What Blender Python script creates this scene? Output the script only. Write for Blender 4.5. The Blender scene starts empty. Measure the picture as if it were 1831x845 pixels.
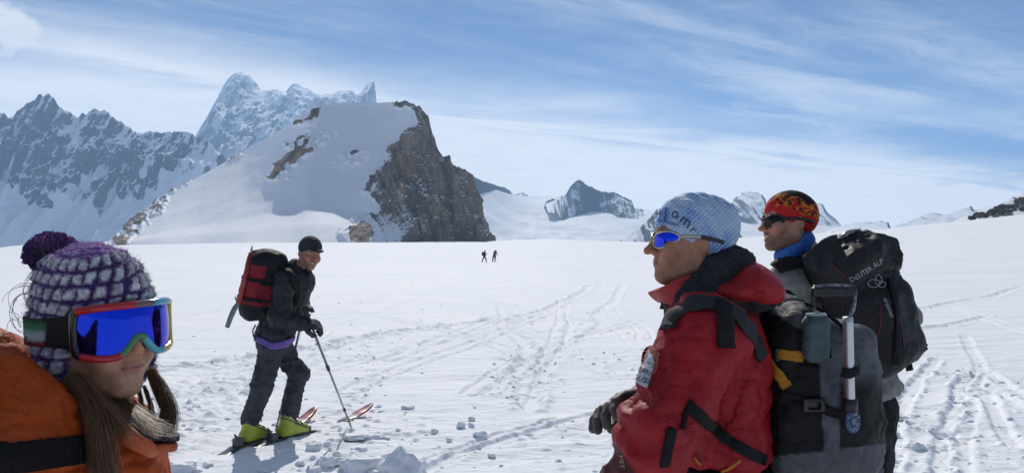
import bpy, math, random
import numpy as np
from mathutils import Vector, Matrix

random.seed(7)
rng = np.random.default_rng(11)
R = math.radians
scene = bpy.context.scene
COL = scene.collection

# ------------------------------------------------------------------ camera
F = 1500.0            # focal length in pixels of the 1831 px wide photograph
CXP, HOR, EYE = 915.5, 440.0, 1.62
cam_d = bpy.data.cameras.new('camera')
cam = bpy.data.objects.new('camera', cam_d)
COL.objects.link(cam)
cam.location = (0, 0, EYE)
cam.rotation_euler = (R(90), 0, 0)
cam_d.sensor_width = 36.0
cam_d.lens = F / 1831.0 * 36.0
cam_d.shift_y = (HOR - 422.5) / 1831.0
cam_d.clip_start = 0.05
cam_d.clip_end = 40000
scene.camera = cam

# ------------------------------------------------------------------ sun and sky
SUN_AZ, SUN_EL = R(-6.5), R(37)        # azimuth from +Y towards +X
sun_dir = Vector((math.sin(SUN_AZ) * math.cos(SUN_EL), math.cos(SUN_AZ) * math.cos(SUN_EL), math.sin(SUN_EL)))
sd = bpy.data.lights.new('sun', 'SUN')
sd.energy = 4.1
sd.angle = R(0.6)
sd.color = (1.0, 0.95, 0.875)
sun = bpy.data.objects.new('sun', sd)
COL.objects.link(sun)
sun.rotation_euler = sun_dir.to_track_quat('Z', 'Y').to_euler()
sun.location = (0, 0, 60)

world = bpy.data.worlds.new('World')
scene.world = world
world.use_nodes = True


class NT:
    """tiny helper round a node tree"""
    def __init__(self, tree):
        self.t = tree
        self.n = tree.nodes
        self.n.clear()

    def __call__(self, typ, **kw):
        nd = self.n.new(typ)
        ins = kw.pop('ins', {})
        for k, v in kw.items():
            setattr(nd, k, v)
        for k, v in ins.items():
            self.put(nd.inputs[k], v)
        return nd

    def put(self, sock, v):
        if isinstance(v, bpy.types.NodeSocket):
            self.t.links.new(v, sock)
        elif isinstance(v, bpy.types.Node):
            self.t.links.new(v.outputs[0], sock)
        else:
            if hasattr(sock.default_value, '__len__') and not hasattr(v, '__len__'):
                v = [v] * len(sock.default_value)
            if hasattr(sock.default_value, '__len__') and len(sock.default_value) == 4 and len(v) == 3:
                v = tuple(v) + (1,)
            sock.default_value = v

    def math(self, op, a, b=0.0, c=0.0, clamp=False):
        nd = self.n.new('ShaderNodeMath')
        nd.operation = op
        nd.use_clamp = clamp
        self.put(nd.inputs[0], a); self.put(nd.inputs[1], b); self.put(nd.inputs[2], c)
        return nd.outputs[0]

    def mix(self, fac, a, b, mode='MIX'):
        nd = self.n.new('ShaderNodeMix')
        nd.data_type = 'RGBA'
        nd.blend_type = mode
        self.put(nd.inputs[0], fac); self.put(nd.inputs[6], a); self.put(nd.inputs[7], b)
        return nd.outputs[2]

    def step(self, v, lo, hi, a=0.0, b=1.0):
        nd = self.n.new('ShaderNodeMapRange')
        nd.interpolation_type = 'SMOOTHSTEP'
        self.put(nd.inputs[0], v); self.put(nd.inputs[1], lo); self.put(nd.inputs[2], hi)
        self.put(nd.inputs[3], a); self.put(nd.inputs[4], b)
        return nd.outputs[0]

    def noise(self, vec, scale, detail=4, rough=0.55, dist=0.0):
        nd = self.n.new('ShaderNodeTexNoise')
        if vec is not None:
            self.put(nd.inputs['Vector'], vec)
        nd.inputs['Scale'].default_value = scale
        nd.inputs['Detail'].default_value = detail
        nd.inputs['Roughness'].default_value = rough
        nd.inputs['Distortion'].default_value = dist
        return nd.outputs[0]

    def mapping(self, vec, loc=(0, 0, 0), rot=(0, 0, 0), scale=(1, 1, 1)):
        nd = self.n.new('ShaderNodeMapping')
        self.put(nd.inputs[0], vec)
        nd.inputs[1].default_value = loc
        nd.inputs[2].default_value = rot
        nd.inputs[3].default_value = scale
        return nd.outputs[0]


w = NT(world.node_tree)
sky = w('ShaderNodeTexSky', sky_type='NISHITA')
sky.sun_disc = False
sky.sun_elevation = SUN_EL
sky.sun_rotation = SUN_AZ
sky.altitude = 3400
sky.air_density = 1.0
sky.dust_density = 0.6
sky.ozone_density = 1.6
tc = w('ShaderNodeTexCoord')
sep = w('ShaderNodeSeparateXYZ', ins={0: tc.outputs['Generated']})
zz = w.math('ADD', w.math('MAXIMUM', sep.outputs[2], 0.0), 0.018)
px_ = w.math('DIVIDE', sep.outputs[0], zz)
py_ = w.math('DIVIDE', sep.outputs[1], zz)
pl = w('ShaderNodeCombineXYZ', ins={0: px_, 1: py_, 2: 0.0}).outputs[0]
# cloud sheet: coordinates along (a) and across (b) the streaks
rotd = w.mapping(pl, rot=(0, 0, -math.atan2(0.60, 0.80)))
warp = w.noise(pl, 0.55, 4, 0.55)
sp = w('ShaderNodeSeparateXYZ', ins={0: rotd})
across = w.math('ADD', sp.outputs[1], w.math('MULTIPLY', w.math('SUBTRACT', warp, 0.5), 2.0))
streak_v = w.mapping(rotd, scale=(0.30, 1.25, 1))
s1 = w.noise(streak_v, 0.9, 7, 0.55, 0.9)
s2 = w.noise(w.mapping(rotd, loc=(3.1, 1.7, 0), scale=(0.5, 1.0, 1)), 2.6, 8, 0.66, 1.6)
patch = w.noise(w.mapping(pl, loc=(5.3, 2.2, 0)), 0.5, 3, 0.5)
sheet = w.step(across, 3.1, 5.0)
wisps = w.step(w.math('ADD', w.math('MULTIPLY', s1, 0.74), w.math('MULTIPLY', s2, 0.26)), 0.40, 0.70)
wisps = w.math('MULTIPLY', wisps, w.step(patch, 0.28, 0.62, 0.3, 1.0))
holes = w.step(s1, 0.36, 0.54, 0.5, 1.0)
far = w.step(across, 4.0, 5.6)
holes = w.math('MAXIMUM', holes, far)
dens = w.math('MAXIMUM', w.math('MULTIPLY', w.math('MULTIPLY', sheet, holes), 0.96), w.math('MULTIPLY', wisps, 0.60))
# one small cumulus high on the left
cd = Vector(((25 - CXP) / F, 1.0, (HOR - 55) / F)).normalized()
dv = w('ShaderNodeVectorMath', operation='DISTANCE', ins={0: tc.outputs['Generated'], 1: tuple(cd)})
cn = w.noise(tc.outputs['Generated'], 38, 6, 0.6)
cum = w.step(w.math('ADD', dv.outputs['Value'], w.math('MULTIPLY', w.math('SUBTRACT', cn, 0.5), 0.040)), 0.036, 0.016)
dens = w.math('MAXIMUM', dens, w.math('MULTIPLY', cum, 0.8))
cloudc = w.mix(s2, (14.0, 13.4, 12.7, 1), (19.5, 18.2, 16.6, 1))
base = w.mix(1.0, sky.outputs[0], (0.34, 0.56, 0.82, 1), 'MULTIPLY')
skyc = w.mix(dens, base, cloudc)
bg = w('ShaderNodeBackground', ins={0: skyc, 1: 0.072})
wo = w('ShaderNodeOutputWorld', ins={0: bg})

scene.view_settings.view_transform = 'Standard'
scene.view_settings.look = 'None'
scene.view_settings.exposure = -0.06
scene.view_settings.gamma = 1.0
scene.view_settings.use_curve_mapping = False
scene.render.engine = 'CYCLES'
cy = scene.cycles
cy.use_denoising = True
cy.max_bounces = 6
cy.diffuse_bounces = 3
cy.glossy_bounces = 3
cy.transmission_bounces = 4
cy.volume_bounces = 1
cy.transparent_max_bounces = 8
cy.caustics_reflective = False
cy.caustics_refractive = False
cy.sample_clamp_indirect = 6.0

# ------------------------------------------------------------------ numeric helpers


def W(px, py, Y):
    """pixel of the photograph + depth (metres in front of the camera) -> world point"""
    return np.array([(px - CXP) / F * Y, Y, EYE + (HOR - py) / F * Y])


def GY(py):
    return EYE * F / max(py - HOR, 1e-3)


def _h(ix, iy, iz, seed):
    h = (ix.astype(np.int64) * 374761393 + iy.astype(np.int64) * 668265263 + iz.astype(np.int64) * 2147483647 + seed * 974711) & 0xffffffff
    h = ((h ^ (h >> 13)) * 1274126177) & 0xffffffff
    h = ((h ^ (h >> 16)) * 2246822519) & 0xffffffff
    return ((h ^ (h >> 15)) & 0xffffff).astype(np.float32) / np.float32(0xffffff)


def n2(x, y, seed=0):
    x = np.asarray(x, np.float64); y = np.asarray(y, np.float64)
    ix = np.floor(x); iy = np.floor(y)
    fx = (x - ix); fy = (y - iy)
    fx = fx * fx * fx * (fx * (fx * 6 - 15) + 10); fy = fy * fy * fy * (fy * (fy * 6 - 15) + 10)
    ix = ix.astype(np.int64); iy = iy.astype(np.int64); z = np.zeros_like(ix)
    a = _h(ix, iy, z, seed); b = _h(ix + 1, iy, z, seed); c = _h(ix, iy + 1, z, seed); d = _h(ix + 1, iy + 1, z, seed)
    return (a + (b - a) * fx) * (1 - fy) + (c + (d - c) * fx) * fy


def n3(P, seed=0):
    P = np.asarray(P, np.float64)
    I = np.floor(P); f = P - I
    f = f * f * f * (f * (f * 6 - 15) + 10)
    I = I.astype(np.int64)
    x, y, z = I[:, 0], I[:, 1], I[:, 2]
    r = 0
    for dx in (0, 1):
        wx = f[:, 0] if dx else 1 - f[:, 0]
        for dy in (0, 1):
            wy = f[:, 1] if dy else 1 - f[:, 1]
            for dz in (0, 1):
                wz = f[:, 2] if dz else 1 - f[:, 2]
                r = r + _h(x + dx, y + dy, z + dz, seed) * wx * wy * wz
    return r


def fbm2(x, y, oct=4, seed=0, gain=0.5, ridged=False):
    a, s, tot = 1.0, 0.0, 0.0
    for o in range(oct):
        v = n2(x * 2 ** o + 13.7 * o, y * 2 ** o - 7.3 * o, seed + o)
        if ridged:
            v = 1 - np.abs(2 * v - 1)
        s = s + a * v; tot += a; a *= gain
    return s / tot


def fbm3(P, oct=3, seed=0, gain=0.5):
    a, s, tot = 1.0, 0.0, 0.0
    for o in range(oct):
        s = s + a * n3(P * 2 ** o + 5.1 * o, seed + o); tot += a; a *= gain
    return s / tot


def sstep(x, a, b):
    t = np.clip((x - a) / (b - a), 0, 1)
    return t * t * (3 - 2 * t)


# ------------------------------------------------------------------ object helpers


def mesh_obj(name, V, Fc, mat=None, parent=None, smooth=True, attrs=None):
    V = np.asarray(V, np.float32)
    me = bpy.data.meshes.new(name)
    if isinstance(Fc, np.ndarray):
        k = Fc.shape[1]
        me.vertices.add(len(V)); me.vertices.foreach_set('co', V.ravel())
        me.loops.add(Fc.size); me.loops.foreach_set('vertex_index', Fc.astype(np.int32).ravel())
        me.polygons.add(len(Fc))
        me.polygons.foreach_set('loop_start', np.arange(0, Fc.size, k, dtype=np.int32))
        me.update(calc_edges=True)
    else:
        me.from_pydata([tuple(v) for v in V], [], [tuple(f) for f in Fc])
    me.validate()
    if smooth:
        me.polygons.foreach_set('use_smooth', np.ones(len(me.polygons), bool))
    if attrs:
        for k, a in attrs.items():
            a = np.asarray(a, np.float32)
            if a.ndim == 1:
                at = me.attributes.new(k, 'FLOAT', 'POINT'); at.data.foreach_set('value', a)
            else:
                if a.shape[1] == 3:
                    a = np.concatenate([a, np.ones((len(a), 1), np.float32)], 1)
                at = me.attributes.new(k, 'FLOAT_COLOR', 'POINT'); at.data.foreach_set('color', a.ravel())
    ob = bpy.data.objects.new(name, me)
    COL.objects.link(ob)
    if mat:
        me.materials.append(mat)
    if parent:
        ob.parent = parent
        ob.matrix_parent_inverse = parent.matrix_world.inverted()
    return ob


def root(name, loc, label, cat, group=None):
    o = bpy.data.objects.new(name, None)
    o.empty_display_size = 0.1
    o.location = loc
    o.matrix_world = Matrix.Translation(Vector(loc))
    COL.objects.link(o)
    tag(o, label, cat, group)
    return o


def tag(o, label=None, cat=None, group=None, kind=None):
    if label: o['label'] = label
    if cat: o['category'] = cat
    if group: o['group'] = group
    if kind: o['kind'] = kind
    return o


def grid_faces(nr, nc, wrap=False):
    r = np.arange(nr - 1)[:, None]; c = np.arange(nc if wrap else nc - 1)[None, :]
    c2 = (c + 1) % nc
    a = r * nc + c; b = r * nc + c2; d = (r + 1) * nc + c; e = (r + 1) * nc + c2
    return np.stack([a, b, e, d], -1).reshape(-1, 4)


# ------------------------------------------------------------------ materials


def M(name, c1, c2=None, scale=20.0, rough=0.6, bump=0.0, bscale=80.0, metal=0.0, spec=0.5, sheen=0.0, detail=4,
      coat=0.0, sss=0.0, rough2=None, stretch=(1, 1, 1), coord='Object', crinkle=0):
    m = bpy.data.materials.new(name)
    m.use_nodes = True
    t = NT(m.node_tree)
    p = t('ShaderNodeBsdfPrincipled')
    out = t('ShaderNodeOutputMaterial', ins={0: p.outputs[0]})
    co = t('ShaderNodeTexCoord').outputs[coord]
    if stretch != (1, 1, 1):
        co = t.mapping(co, scale=stretch)
    if c2 is not None:
        n = t.step(t.noise(co, scale, detail), 0.3, 0.7)
        t.put(p.inputs['Base Color'], t.mix(n, tuple(c1) + (1,), tuple(c2) + (1,)))
        if rough2 is not None:
            t.put(p.inputs['Roughness'], t.step(n, 0, 1, rough, rough2))
    else:
        t.put(p.inputs['Base Color'], c1)
    if rough2 is None or c2 is None:
        p.inputs['Roughness'].default_value = rough
    p.inputs['Metallic'].default_value = metal
    p.inputs['Specular IOR Level'].default_value = spec
    p.inputs['Sheen Weight'].default_value = sheen
    p.inputs['Coat Weight'].default_value = coat
    if sss:
        p.inputs['Subsurface Weight'].default_value = sss
        p.inputs['Subsurface Radius'].default_value = (0.012, 0.004, 0.002)
        p.inputs['Subsurface Scale'].default_value = 1.0
    if bump:
        b = t('ShaderNodeBump', ins={'Strength': bump, 'Distance': 0.01 if bscale < 300 else 0.002, 'Height': t.noise(co, bscale, 5, 0.6)})
        if crinkle:
            b = crinkle_bump(t, co, crinkle, b)
        t.put(p.inputs['Normal'], b)
    m['nt'] = 0
    return m


def MV(name, attr='Col', rough=0.7, bump=0.0, bscale=200.0, spec=0.4, sheen=0.0, var=0.12, vscale=60.0, sss=0.0, bdist=0.004, crinkle=0):
    """material whose pigment comes from a per-vertex colour attribute, with grain"""
    m = bpy.data.materials.new(name)
    m.use_nodes = True
    t = NT(m.node_tree)
    p = t('ShaderNodeBsdfPrincipled')
    t('ShaderNodeOutputMaterial', ins={0: p.outputs[0]})
    co = t('ShaderNodeTexCoord').outputs['Object']
    a = t('ShaderNodeAttribute', attribute_name=attr)
    n = t.step(t.noise(co, vscale, 4), 0.25, 0.75, 1 - var, 1 + var)
    t.put(p.inputs['Base Color'], t.mix(1.0, a.outputs['Color'], t('ShaderNodeCombineColor', ins={0: n, 1: n, 2: n}).outputs[0], 'MULTIPLY'))
    p.inputs['Roughness'].default_value = rough
    p.inputs['Specular IOR Level'].default_value = spec
    p.inputs['Sheen Weight'].default_value = sheen
    if sss:
        p.inputs['Subsurface Weight'].default_value = sss
        p.inputs['Subsurface Radius'].default_value = (0.012, 0.004, 0.002)
        p.inputs['Subsurface Scale'].default_value = 1.0
    if bump:
        b = t('ShaderNodeBump', ins={'Strength': bump, 'Distance': bdist, 'Height': t.noise(co, bscale, 5, 0.6)})
        if crinkle:
            b = crinkle_bump(t, co, crinkle, b)
        t.put(p.inputs['Normal'], b)
    return m


def crinkle_bump(t, co, scale, prev):
    """sharp small creases of thin cloth"""
    for sc_, st in ((scale, 0.42), (scale * 2.3, 0.26)):
        n = t.noise(co, sc_, 3, 0.5, 1.4)
        msk = t.step(t.noise(co, scale * 0.35, 2), 0.40, 0.62)
        r = t.math('POWER', t.math('SUBTRACT', 1.0, t.math('ABSOLUTE', t.math('MULTIPLY', t.math('SUBTRACT', n, 0.5), 4.0)), clamp=True), 3.0)
        prev = t('ShaderNodeBump', ins={'Strength': st, 'Distance': 0.10 / sc_, 'Height': t.math('MULTIPLY', r, msk), 'Normal': prev})
    return prev
# ================================================================== the setting
def snow_mat(name, near=True):
    m = bpy.data.materials.new(name)
    m.use_nodes = True
    t = NT(m.node_tree)
    p = t('ShaderNodeBsdfPrincipled')
    t('ShaderNodeOutputMaterial', ins={0: p.outputs[0]})
    co = t('ShaderNodeTexCoord').outputs['Object']
    n = t.noise(co, 0.35, 4)
    t.put(p.inputs['Base Color'], t.mix(t.step(n, 0.35, 0.7), (0.855, 0.885, 0.92, 1), (0.895, 0.91, 0.925, 1)))
    p.inputs['Roughness'].default_value = 0.75
    p.inputs['Specular IOR Level'].default_value = 0.08
    if near:
        fine = t.noise(co, 38, 6, 0.7)
        crust = t.noise(t.mapping(co, rot=(0, 0, R(20)), scale=(1.0, 3.2, 1)), 4.5, 6, 0.65)
        wind = t.noise(t.mapping(co, rot=(0, 0, R(8)), scale=(0.25, 1.0, 1)), 0.9, 6, 0.6)
        b1 = t('ShaderNodeBump', ins={'Strength': 0.35, 'Distance': 0.015, 'Height': fine})
        b2 = t('ShaderNodeBump', ins={'Strength': 0.40, 'Distance': 0.06, 'Height': crust, 'Normal': b1})
        b3 = t('ShaderNodeBump', ins={'Strength': 0.4, 'Distance': 0.18, 'Height': wind, 'Normal': b2})
        t.put(p.inputs['Normal'], b3)
    return m


SNOW = snow_mat('snow')

# ---- snow field: one sheet from under the camera to the horizon
PXK = np.array([-3000, -400, 0, 200, 400, 600, 760, 870, 920, 985, 1050, 1150, 1300, 1450, 1700, 1831, 2300, 5000])
BROW = np.array([446, 446, 443, 438, 431, 429, 430, 432, 429, 428, 431, 432, 428, 415, 396, 386, 362, 345])
BRY = np.array([260, 300, 330, 480, 600, 620, 620, 600, 520, 470, 440, 400, 360, 320, 290, 280, 260, 200])


def ground_base(x, y):
    r = np.hypot(x, y)
    yy = np.maximum(y, r * 0.25)
    pxe = CXP + F * x / yy
    yb = np.interp(pxe, PXK, BRY)
    zb = EYE + (HOR - np.interp(pxe, PXK, BROW)) / F * yb
    fwd = sstep(y / np.maximum(r, 1e-6), -0.1, 0.5)
    t = yy / yb
    z = np.where(t < 1, zb * np.clip(t, 0, 1) ** 1.7, zb) * fwd
    ov = np.maximum(yy - yb, 0)
    z = z - np.minimum((ov / 60.0) ** 2 * 4.0, 0.38 * ov) * fwd
    z = np.maximum(z, -210 + 0 * z)
    z = z - 0.75 * np.exp(-((x + 5) / 60) ** 2 - ((y - 105) / 55) ** 2)
    return z


def g2w(px, py):
    y = GY(py)
    return ((px - CXP) / F * y, y)


# each track: pixel polyline, half width, depth, berm, roughness
TRACKS = [
    ([(250, 655), (420, 640), (655, 602), (770, 580), (860, 570), (940, 560), (1005, 537), (1050, 512), (1095, 492)], 0.16, 0.05, 0.05, 1.0),
    ([(290, 770), (420, 690), (560, 600), (700, 545), (800, 510), (900, 490)], 0.10, 0.03, 0.02, 0.7),
    ([(300, 720), (420, 650), (560, 575), (720, 520), (850, 492)], 0.08, 0.025, 0.02, 0.6),
    ([(310, 690), (420, 622), (600, 548), (760, 505)], 0.08, 0.025, 0.02, 0.6),
    ([(250, 800), (330, 765), (430, 715), (520, 660), (600, 620)], 0.12, 0.03, 0.03, 1.0),
    ([(880, 535), (910, 600), (950, 660), (985, 730)], 0.12, 0.035, 0.03, 0.9),
    ([(1015, 560), (1000, 600), (985, 660), (980, 730)], 0.09, 0.035, 0.02, 0.4),
    ([(900, 566), (1000, 562), (1060, 570), (1110, 592), (1150, 620)], 0.09, 0.03, 0.02, 0.3),
    ([(760, 860), (900, 800), (1000, 772), (1080, 745), (1180, 700)], 0.07, 0.03, 0.02, 0.4),
    ([(740, 845), (880, 790), (1010, 752)], 0.05, 0.02, 0.02, 0.4),
    ([(1655, 640), (1650, 680), (1630, 725), (1600, 790), (1580, 845)], 0.07, 0.035, 0.03, 0.9),
    ([(1728, 672), (1724, 700), (1716, 740), (1690, 800), (1670, 860)], 0.07, 0.035, 0.03, 0.9),
    ([(1680, 668), (1724, 672)], 0.07, 0.04, 0.03, 1.0),
    ([(1705, 600), (1740, 655), (1752, 700), (1735, 780), (1715, 850)], 0.08, 0.02, 0.015, 0.35),
    ([(1755, 665), (1800, 690), (1850, 715)], 0.07, 0.04, 0.03, 0.4),
    ([(1750, 690), (1800, 706), (1850, 740)], 0.07, 0.04, 0.03, 0.4),
    ([(1770, 700), (1795, 760), (1830, 800)], 0.07, 0.03, 0.03, 0.4),
    ([(600, 505), (760, 497), (900, 487), (1100, 478)], 0.25, 0.05, 0.03, 0.4),
    ([(560, 530), (800, 520), (1000, 505), (1120, 500)], 0.16, 0.05, 0.03, 0.5),
    ([(330, 505), (500, 498), (640, 480), (760, 474)], 0.3, 0.06, 0.03, 0.4),
    ([(1560, 478), (1700, 480), (1850, 484)], 0.12, 0.05, 0.02, 0.2),
    ([(1600, 560), (1680, 545), (1790, 530), (1850, 522)], 0.14, 0.05, 0.04, 0.6),
    ([(1620, 590), (1700, 583), (1760, 570)], 0.12, 0.04, 0.04, 0.6),
    ([(1030, 600), (1080, 560), (1110, 520), (1120, 490)], 0.15, 0.04, 0.02, 0.4),
    ([(560, 545), (700, 560), (860, 600), (1000, 680)], 0.06, 0.03, 0.015, 0.3),
    ([(640, 520), (800, 540), (950, 585), (1080, 660)], 0.06, 0.03, 0.015, 0.3),
    ([(700, 640), (820, 590), (940, 545), (1060, 515), (1130, 500)], 0.06, 0.03, 0.015, 0.3),
    ([(620, 700), (760, 640), (900, 585), (1010, 545)], 0.05, 0.03, 0.015, 0.3),
    ([(590, 660), (760, 610), (930, 570), (1140, 540)], 0.05, 0.025, 0.015, 0.3),
    ([(860, 700), (930, 640), (1020, 600), (1140, 570)], 0.05, 0.03, 0.015, 0.3),
    ([(330, 560), (480, 540), (640, 515), (800, 495), (1000, 480)], 0.10, 0.04, 0.02, 0.4),
    ([(330, 600), (450, 570), (600, 535), (760, 515), (940, 500)], 0.08, 0.035, 0.02, 0.4),
    ([(300, 530), (480, 515), (700, 490), (900, 476)], 0.16, 0.05, 0.02, 0.4),
    ([(1040, 480), (1060, 510), (1100, 550), (1150, 600)], 0.07, 0.03, 0.02, 0.3),
    ([(960, 470), (1000, 520), (1015, 560), (960, 640), (900, 700)], 0.07, 0.03, 0.02, 0.3),
    ([(1640, 540), (1720, 560), (1840, 600)], 0.05, 0.03, 0.015, 0.3),
    ([(1620, 510), (1740, 500), (1840, 505)], 0.10, 0.04, 0.02, 0.3),
]
# trampled areas: px, py, radius across (px), radius along (px), strength
TRAMPLE = [(380, 690, 130, 95, 1.0), (640, 790, 120, 60, 1.0), (650, 600, 90, 25, 0.7), (930, 650, 60, 50, 0.8), (880, 560, 120, 22, 0.6),
           (1120, 640, 70, 30, 0.5), (1650, 760, 90, 110, 0.6), (980, 780, 200, 60, 0.35), (660, 680, 25, 60, 0.7), (1000, 500, 220, 18, 0.5),
           (820, 600, 160, 20, 0.35), (1800, 800, 60, 60, 0.5)]


def ground_detail(x, y, cell):
    """relief of the snow, only octaves the mesh can carry"""
    def amp(wl):
        return sstep(wl / np.maximum(cell, 1e-6), 2.0, 4.5)
    h = 0.05 * (fbm2(x / 5.0, y / 5.0, 2, 3) - 0.5) * amp(2.5)
    h = h + 0.9 * (fbm2(x / 70.0, y / 70.0, 3, 5) - 0.5) * sstep(np.hypot(x, y), 15, 90)
    h = h + 2.2 * (fbm2(x / 110.0, y / 60.0, 2, 6) - 0.5) * sstep(np.hypot(x, y), 60, 260)
    h = h + 0.55 * (fbm2(x / 26.0, y / 11.0, 3, 8) - 0.5) * sstep(np.hypot(x, y), 12, 60)
    c, s = math.cos(0.35), math.sin(0.35)
    u, v = c * x + s * y, -s * x + c * y
    h = h + 0.035 * (fbm2(u / 2.4, v / 0.55, 3, 21, 0.55, True) - 0.6) * amp(0.5)
    h = h + 0.018 * (fbm2(x / 0.22, y / 0.22, 2, 31) - 0.5) * amp(0.15)
    tr = np.zeros_like(x)
    for (px, py, rx, ry, s_) in TRAMPLE:
        cx, cyy = g2w(px, py)
        wx = rx / F * cyy
        wy = 0.5 * abs(GY(py - ry if py - ry > HOR + 12 else HOR + 12) - GY(py + ry))
        tr = np.maximum(tr, s_ * np.exp(-(((x - cx) / wx) ** 2 + ((y - cyy) / wy) ** 2)))
    lump = fbm2(x / 0.30, y / 0.30, 3, 41, 0.6)
    h = h + tr * (0.05 * (np.abs(lump - 0.5) * 2) ** 1.0 - 0.02) * amp(0.2)
    bits = n2(x / 0.09, y / 0.09, 55)
    h = h + tr * 0.035 * sstep(bits, 0.74, 0.9) * amp(0.09)
    lumps2 = n2(x / 0.5, y / 0.5, 57)
    h = h + tr * 0.035 * sstep(lumps2, 0.70, 0.86) * amp(0.3)
    for (pts, hw, dep, berm, rg) in TRACKS:
        dep, berm = dep * 0.72, berm * 0.6
        wp = np.array([g2w(*p) for p in pts])
        # resample smoothly
        tt = np.linspace(0, len(wp) - 1, (len(wp) - 1) * 6 + 1)
        wx = np.interp(tt, np.arange(len(wp)), wp[:, 0]); wy = np.interp(tt, np.arange(len(wp)), wp[:, 1])
        k = np.ones(7) / 7
        if len(wx) > 12:
            wx[3:-3] = np.convolve(wx, k, 'valid'); wy[3:-3] = np.convolve(wy, k, 'valid')
        ymin, ymax = wy.min() - 1, wy.max() + 1
        xmin, xmax = wx.min() - 1, wx.max() + 1
        sel = np.where((x > xmin) & (x < xmax) & (y > ymin) & (y < ymax))[0]
        if not len(sel):
            continue
        X = x[sel]; Yv = y[sel]
        X = X + 0.5 * (n2(X / 2.2, Yv / 3.5, 81) - 0.5) * min(1.0, hw * 10); Yv = Yv + 0.5 * (n2(X / 2.6, Yv / 3.0, 83) - 0.5)
        d = np.full(len(sel), 1e9)
        for i in range(len(wx) - 1):
            ax, ay, bx, by = wx[i], wy[i], wx[i + 1], wy[i + 1]
            L2 = (bx - ax) ** 2 + (by - ay) ** 2 + 1e-9
            q = np.clip(((X - ax) * (bx - ax) + (Yv - ay) * (by - ay)) / L2, 0, 1)
            d = np.minimum(d, np.hypot(X - ax - q * (bx - ax), Yv - ay - q * (by - ay)))
        d = d + (fbm2(X / 0.25, Yv / 0.25, 2, 61) - 0.5) * hw * 1.1 * rg
        if rg <= 0.3:          # a pair of ski grooves
            d = np.abs(d - 0.13)
            hw = 0.05
        prof = -dep * sstep(hw * 1.15 - d, 0, hw * 0.5) + berm * np.exp(-((d - hw * 1.45) / (hw * 0.45)) ** 2) * (0.35 + 1.3 * rg * sstep(n2(X / 0.16, Yv / 0.16, 71), 0.35, 0.75))
        h[sel] += prof * sstep(hw * 3 / cell[sel], 0.7, 2.0)
    return h


def ground_z(x, y):
    x = np.atleast_1d(np.asarray(x, float)); y = np.atleast_1d(np.asarray(y, float))
    return ground_base(x, y) + ground_detail(x, y, np.full(x.shape, 0.01))


def gz(x, y):
    return float(ground_z([x], [y])[0])


def build_ground():
    th = np.concatenate([np.linspace(R(-46), R(46), 1080), np.linspace(R(46), R(314), 60)[1:-1]])
    rs = [0.0, 0.25, 0.6, 1.0, 1.5, 2.0]
    r = 2.4
    while r < 6000:
        rs.append(r)
        dy = 0.85 * r * r / (EYE * F)          # step that is under a pixel near by ...
        r += min(max(dy, 0.010), 0.020 * r if r < 900 else 0.12 * r)
    rs = np.array(rs)
    T, RR = np.meshgrid(th, rs)
    x = (RR * np.sin(T)).ravel(); y = (RR * np.cos(T)).ravel()
    dr = np.gradient(rs)
    cell = np.maximum(np.broadcast_to(dr[:, None] * 0.6, RR.shape), RR * R(92.0 / 1080)).copy()
    cell[:, 1080:] = np.maximum(cell[:, 1080:], RR[:, 1080:] * R(4.5))
    z = ground_base(x, y) + ground_detail(x, y, cell.ravel())
    V = np.stack([x, y, z], 1)
    print('ground', RR.shape)
    ob = mesh_obj('snow_field', V, grid_faces(len(rs), len(th), True)[:, ::-1], SNOW)
    tag(ob, 'wide sunlit snow field crossed by ski tracks', None, None, 'structure')
    return ob


build_ground()


# ---- rock and snow for the mountains
def mountain_mat(name, rock1, rock2, rock3, nscale, streak=(1, 1, 0.35), thr=0.5, snowc=(0.86, 0.885, 0.92), bump=0.6, bd=2.0, soft=0.10, wob=0.5):
    m = bpy.data.materials.new(name)
    m.use_nodes = True
    t = NT(m.node_tree)
    p = t('ShaderNodeBsdfPrincipled')
    t('ShaderNodeOutputMaterial', ins={0: p.outputs[0]})
    co = t('ShaderNodeTexCoord').outputs['Object']
    a = t('ShaderNodeAttribute', attribute_name='rock').outputs['Fac']
    n = t.noise(co, nscale, 8, 0.66)
    v = t.math('ADD', a, t.math('MULTIPLY', t.math('SUBTRACT', n, 0.5), wob))
    fac = t.step(v, thr - soft, thr + soft)
    st = t.mapping(co, scale=streak)
    c = t.mix(t.step(t.noise(st, nscale * 0.55, 7, 0.7), 0.35, 0.65), rock1 + (1,), rock2 + (1,))
    c = t.mix(t.step(t.noise(t.mapping(st, loc=(31, 7, 3)), nscale * 0.35, 5, 0.6), 0.52, 0.72), c, rock3 + (1,))
    # dark joints in the rock
    vo = t('ShaderNodeTexVoronoi', feature='DISTANCE_TO_EDGE')
    t.put(vo.inputs['Vector'], st); vo.inputs['Scale'].default_value = nscale * 1.4
    c = t.mix(t.step(vo.outputs['Distance'], 0.0, 0.07, 0.55, 0.0), c, tuple(0.45 * q for q in rock1) + (1,))
    t.put(p.inputs['Base Color'], t.mix(fac, snowc + (1,), c))
    p.inputs['Roughness'].default_value = 0.8
    p.inputs['Specular IOR Level'].default_value = 0.2
    b = t('ShaderNodeBump', ins={'Strength': t.math('MULTIPLY', t.math('ADD', fac, 0.10), bump), 'Distance': bd, 'Height': t.noise(st, nscale * 1.5, 8, 0.7)})
    t.put(p.inputs['Normal'], b)
    return m


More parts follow.
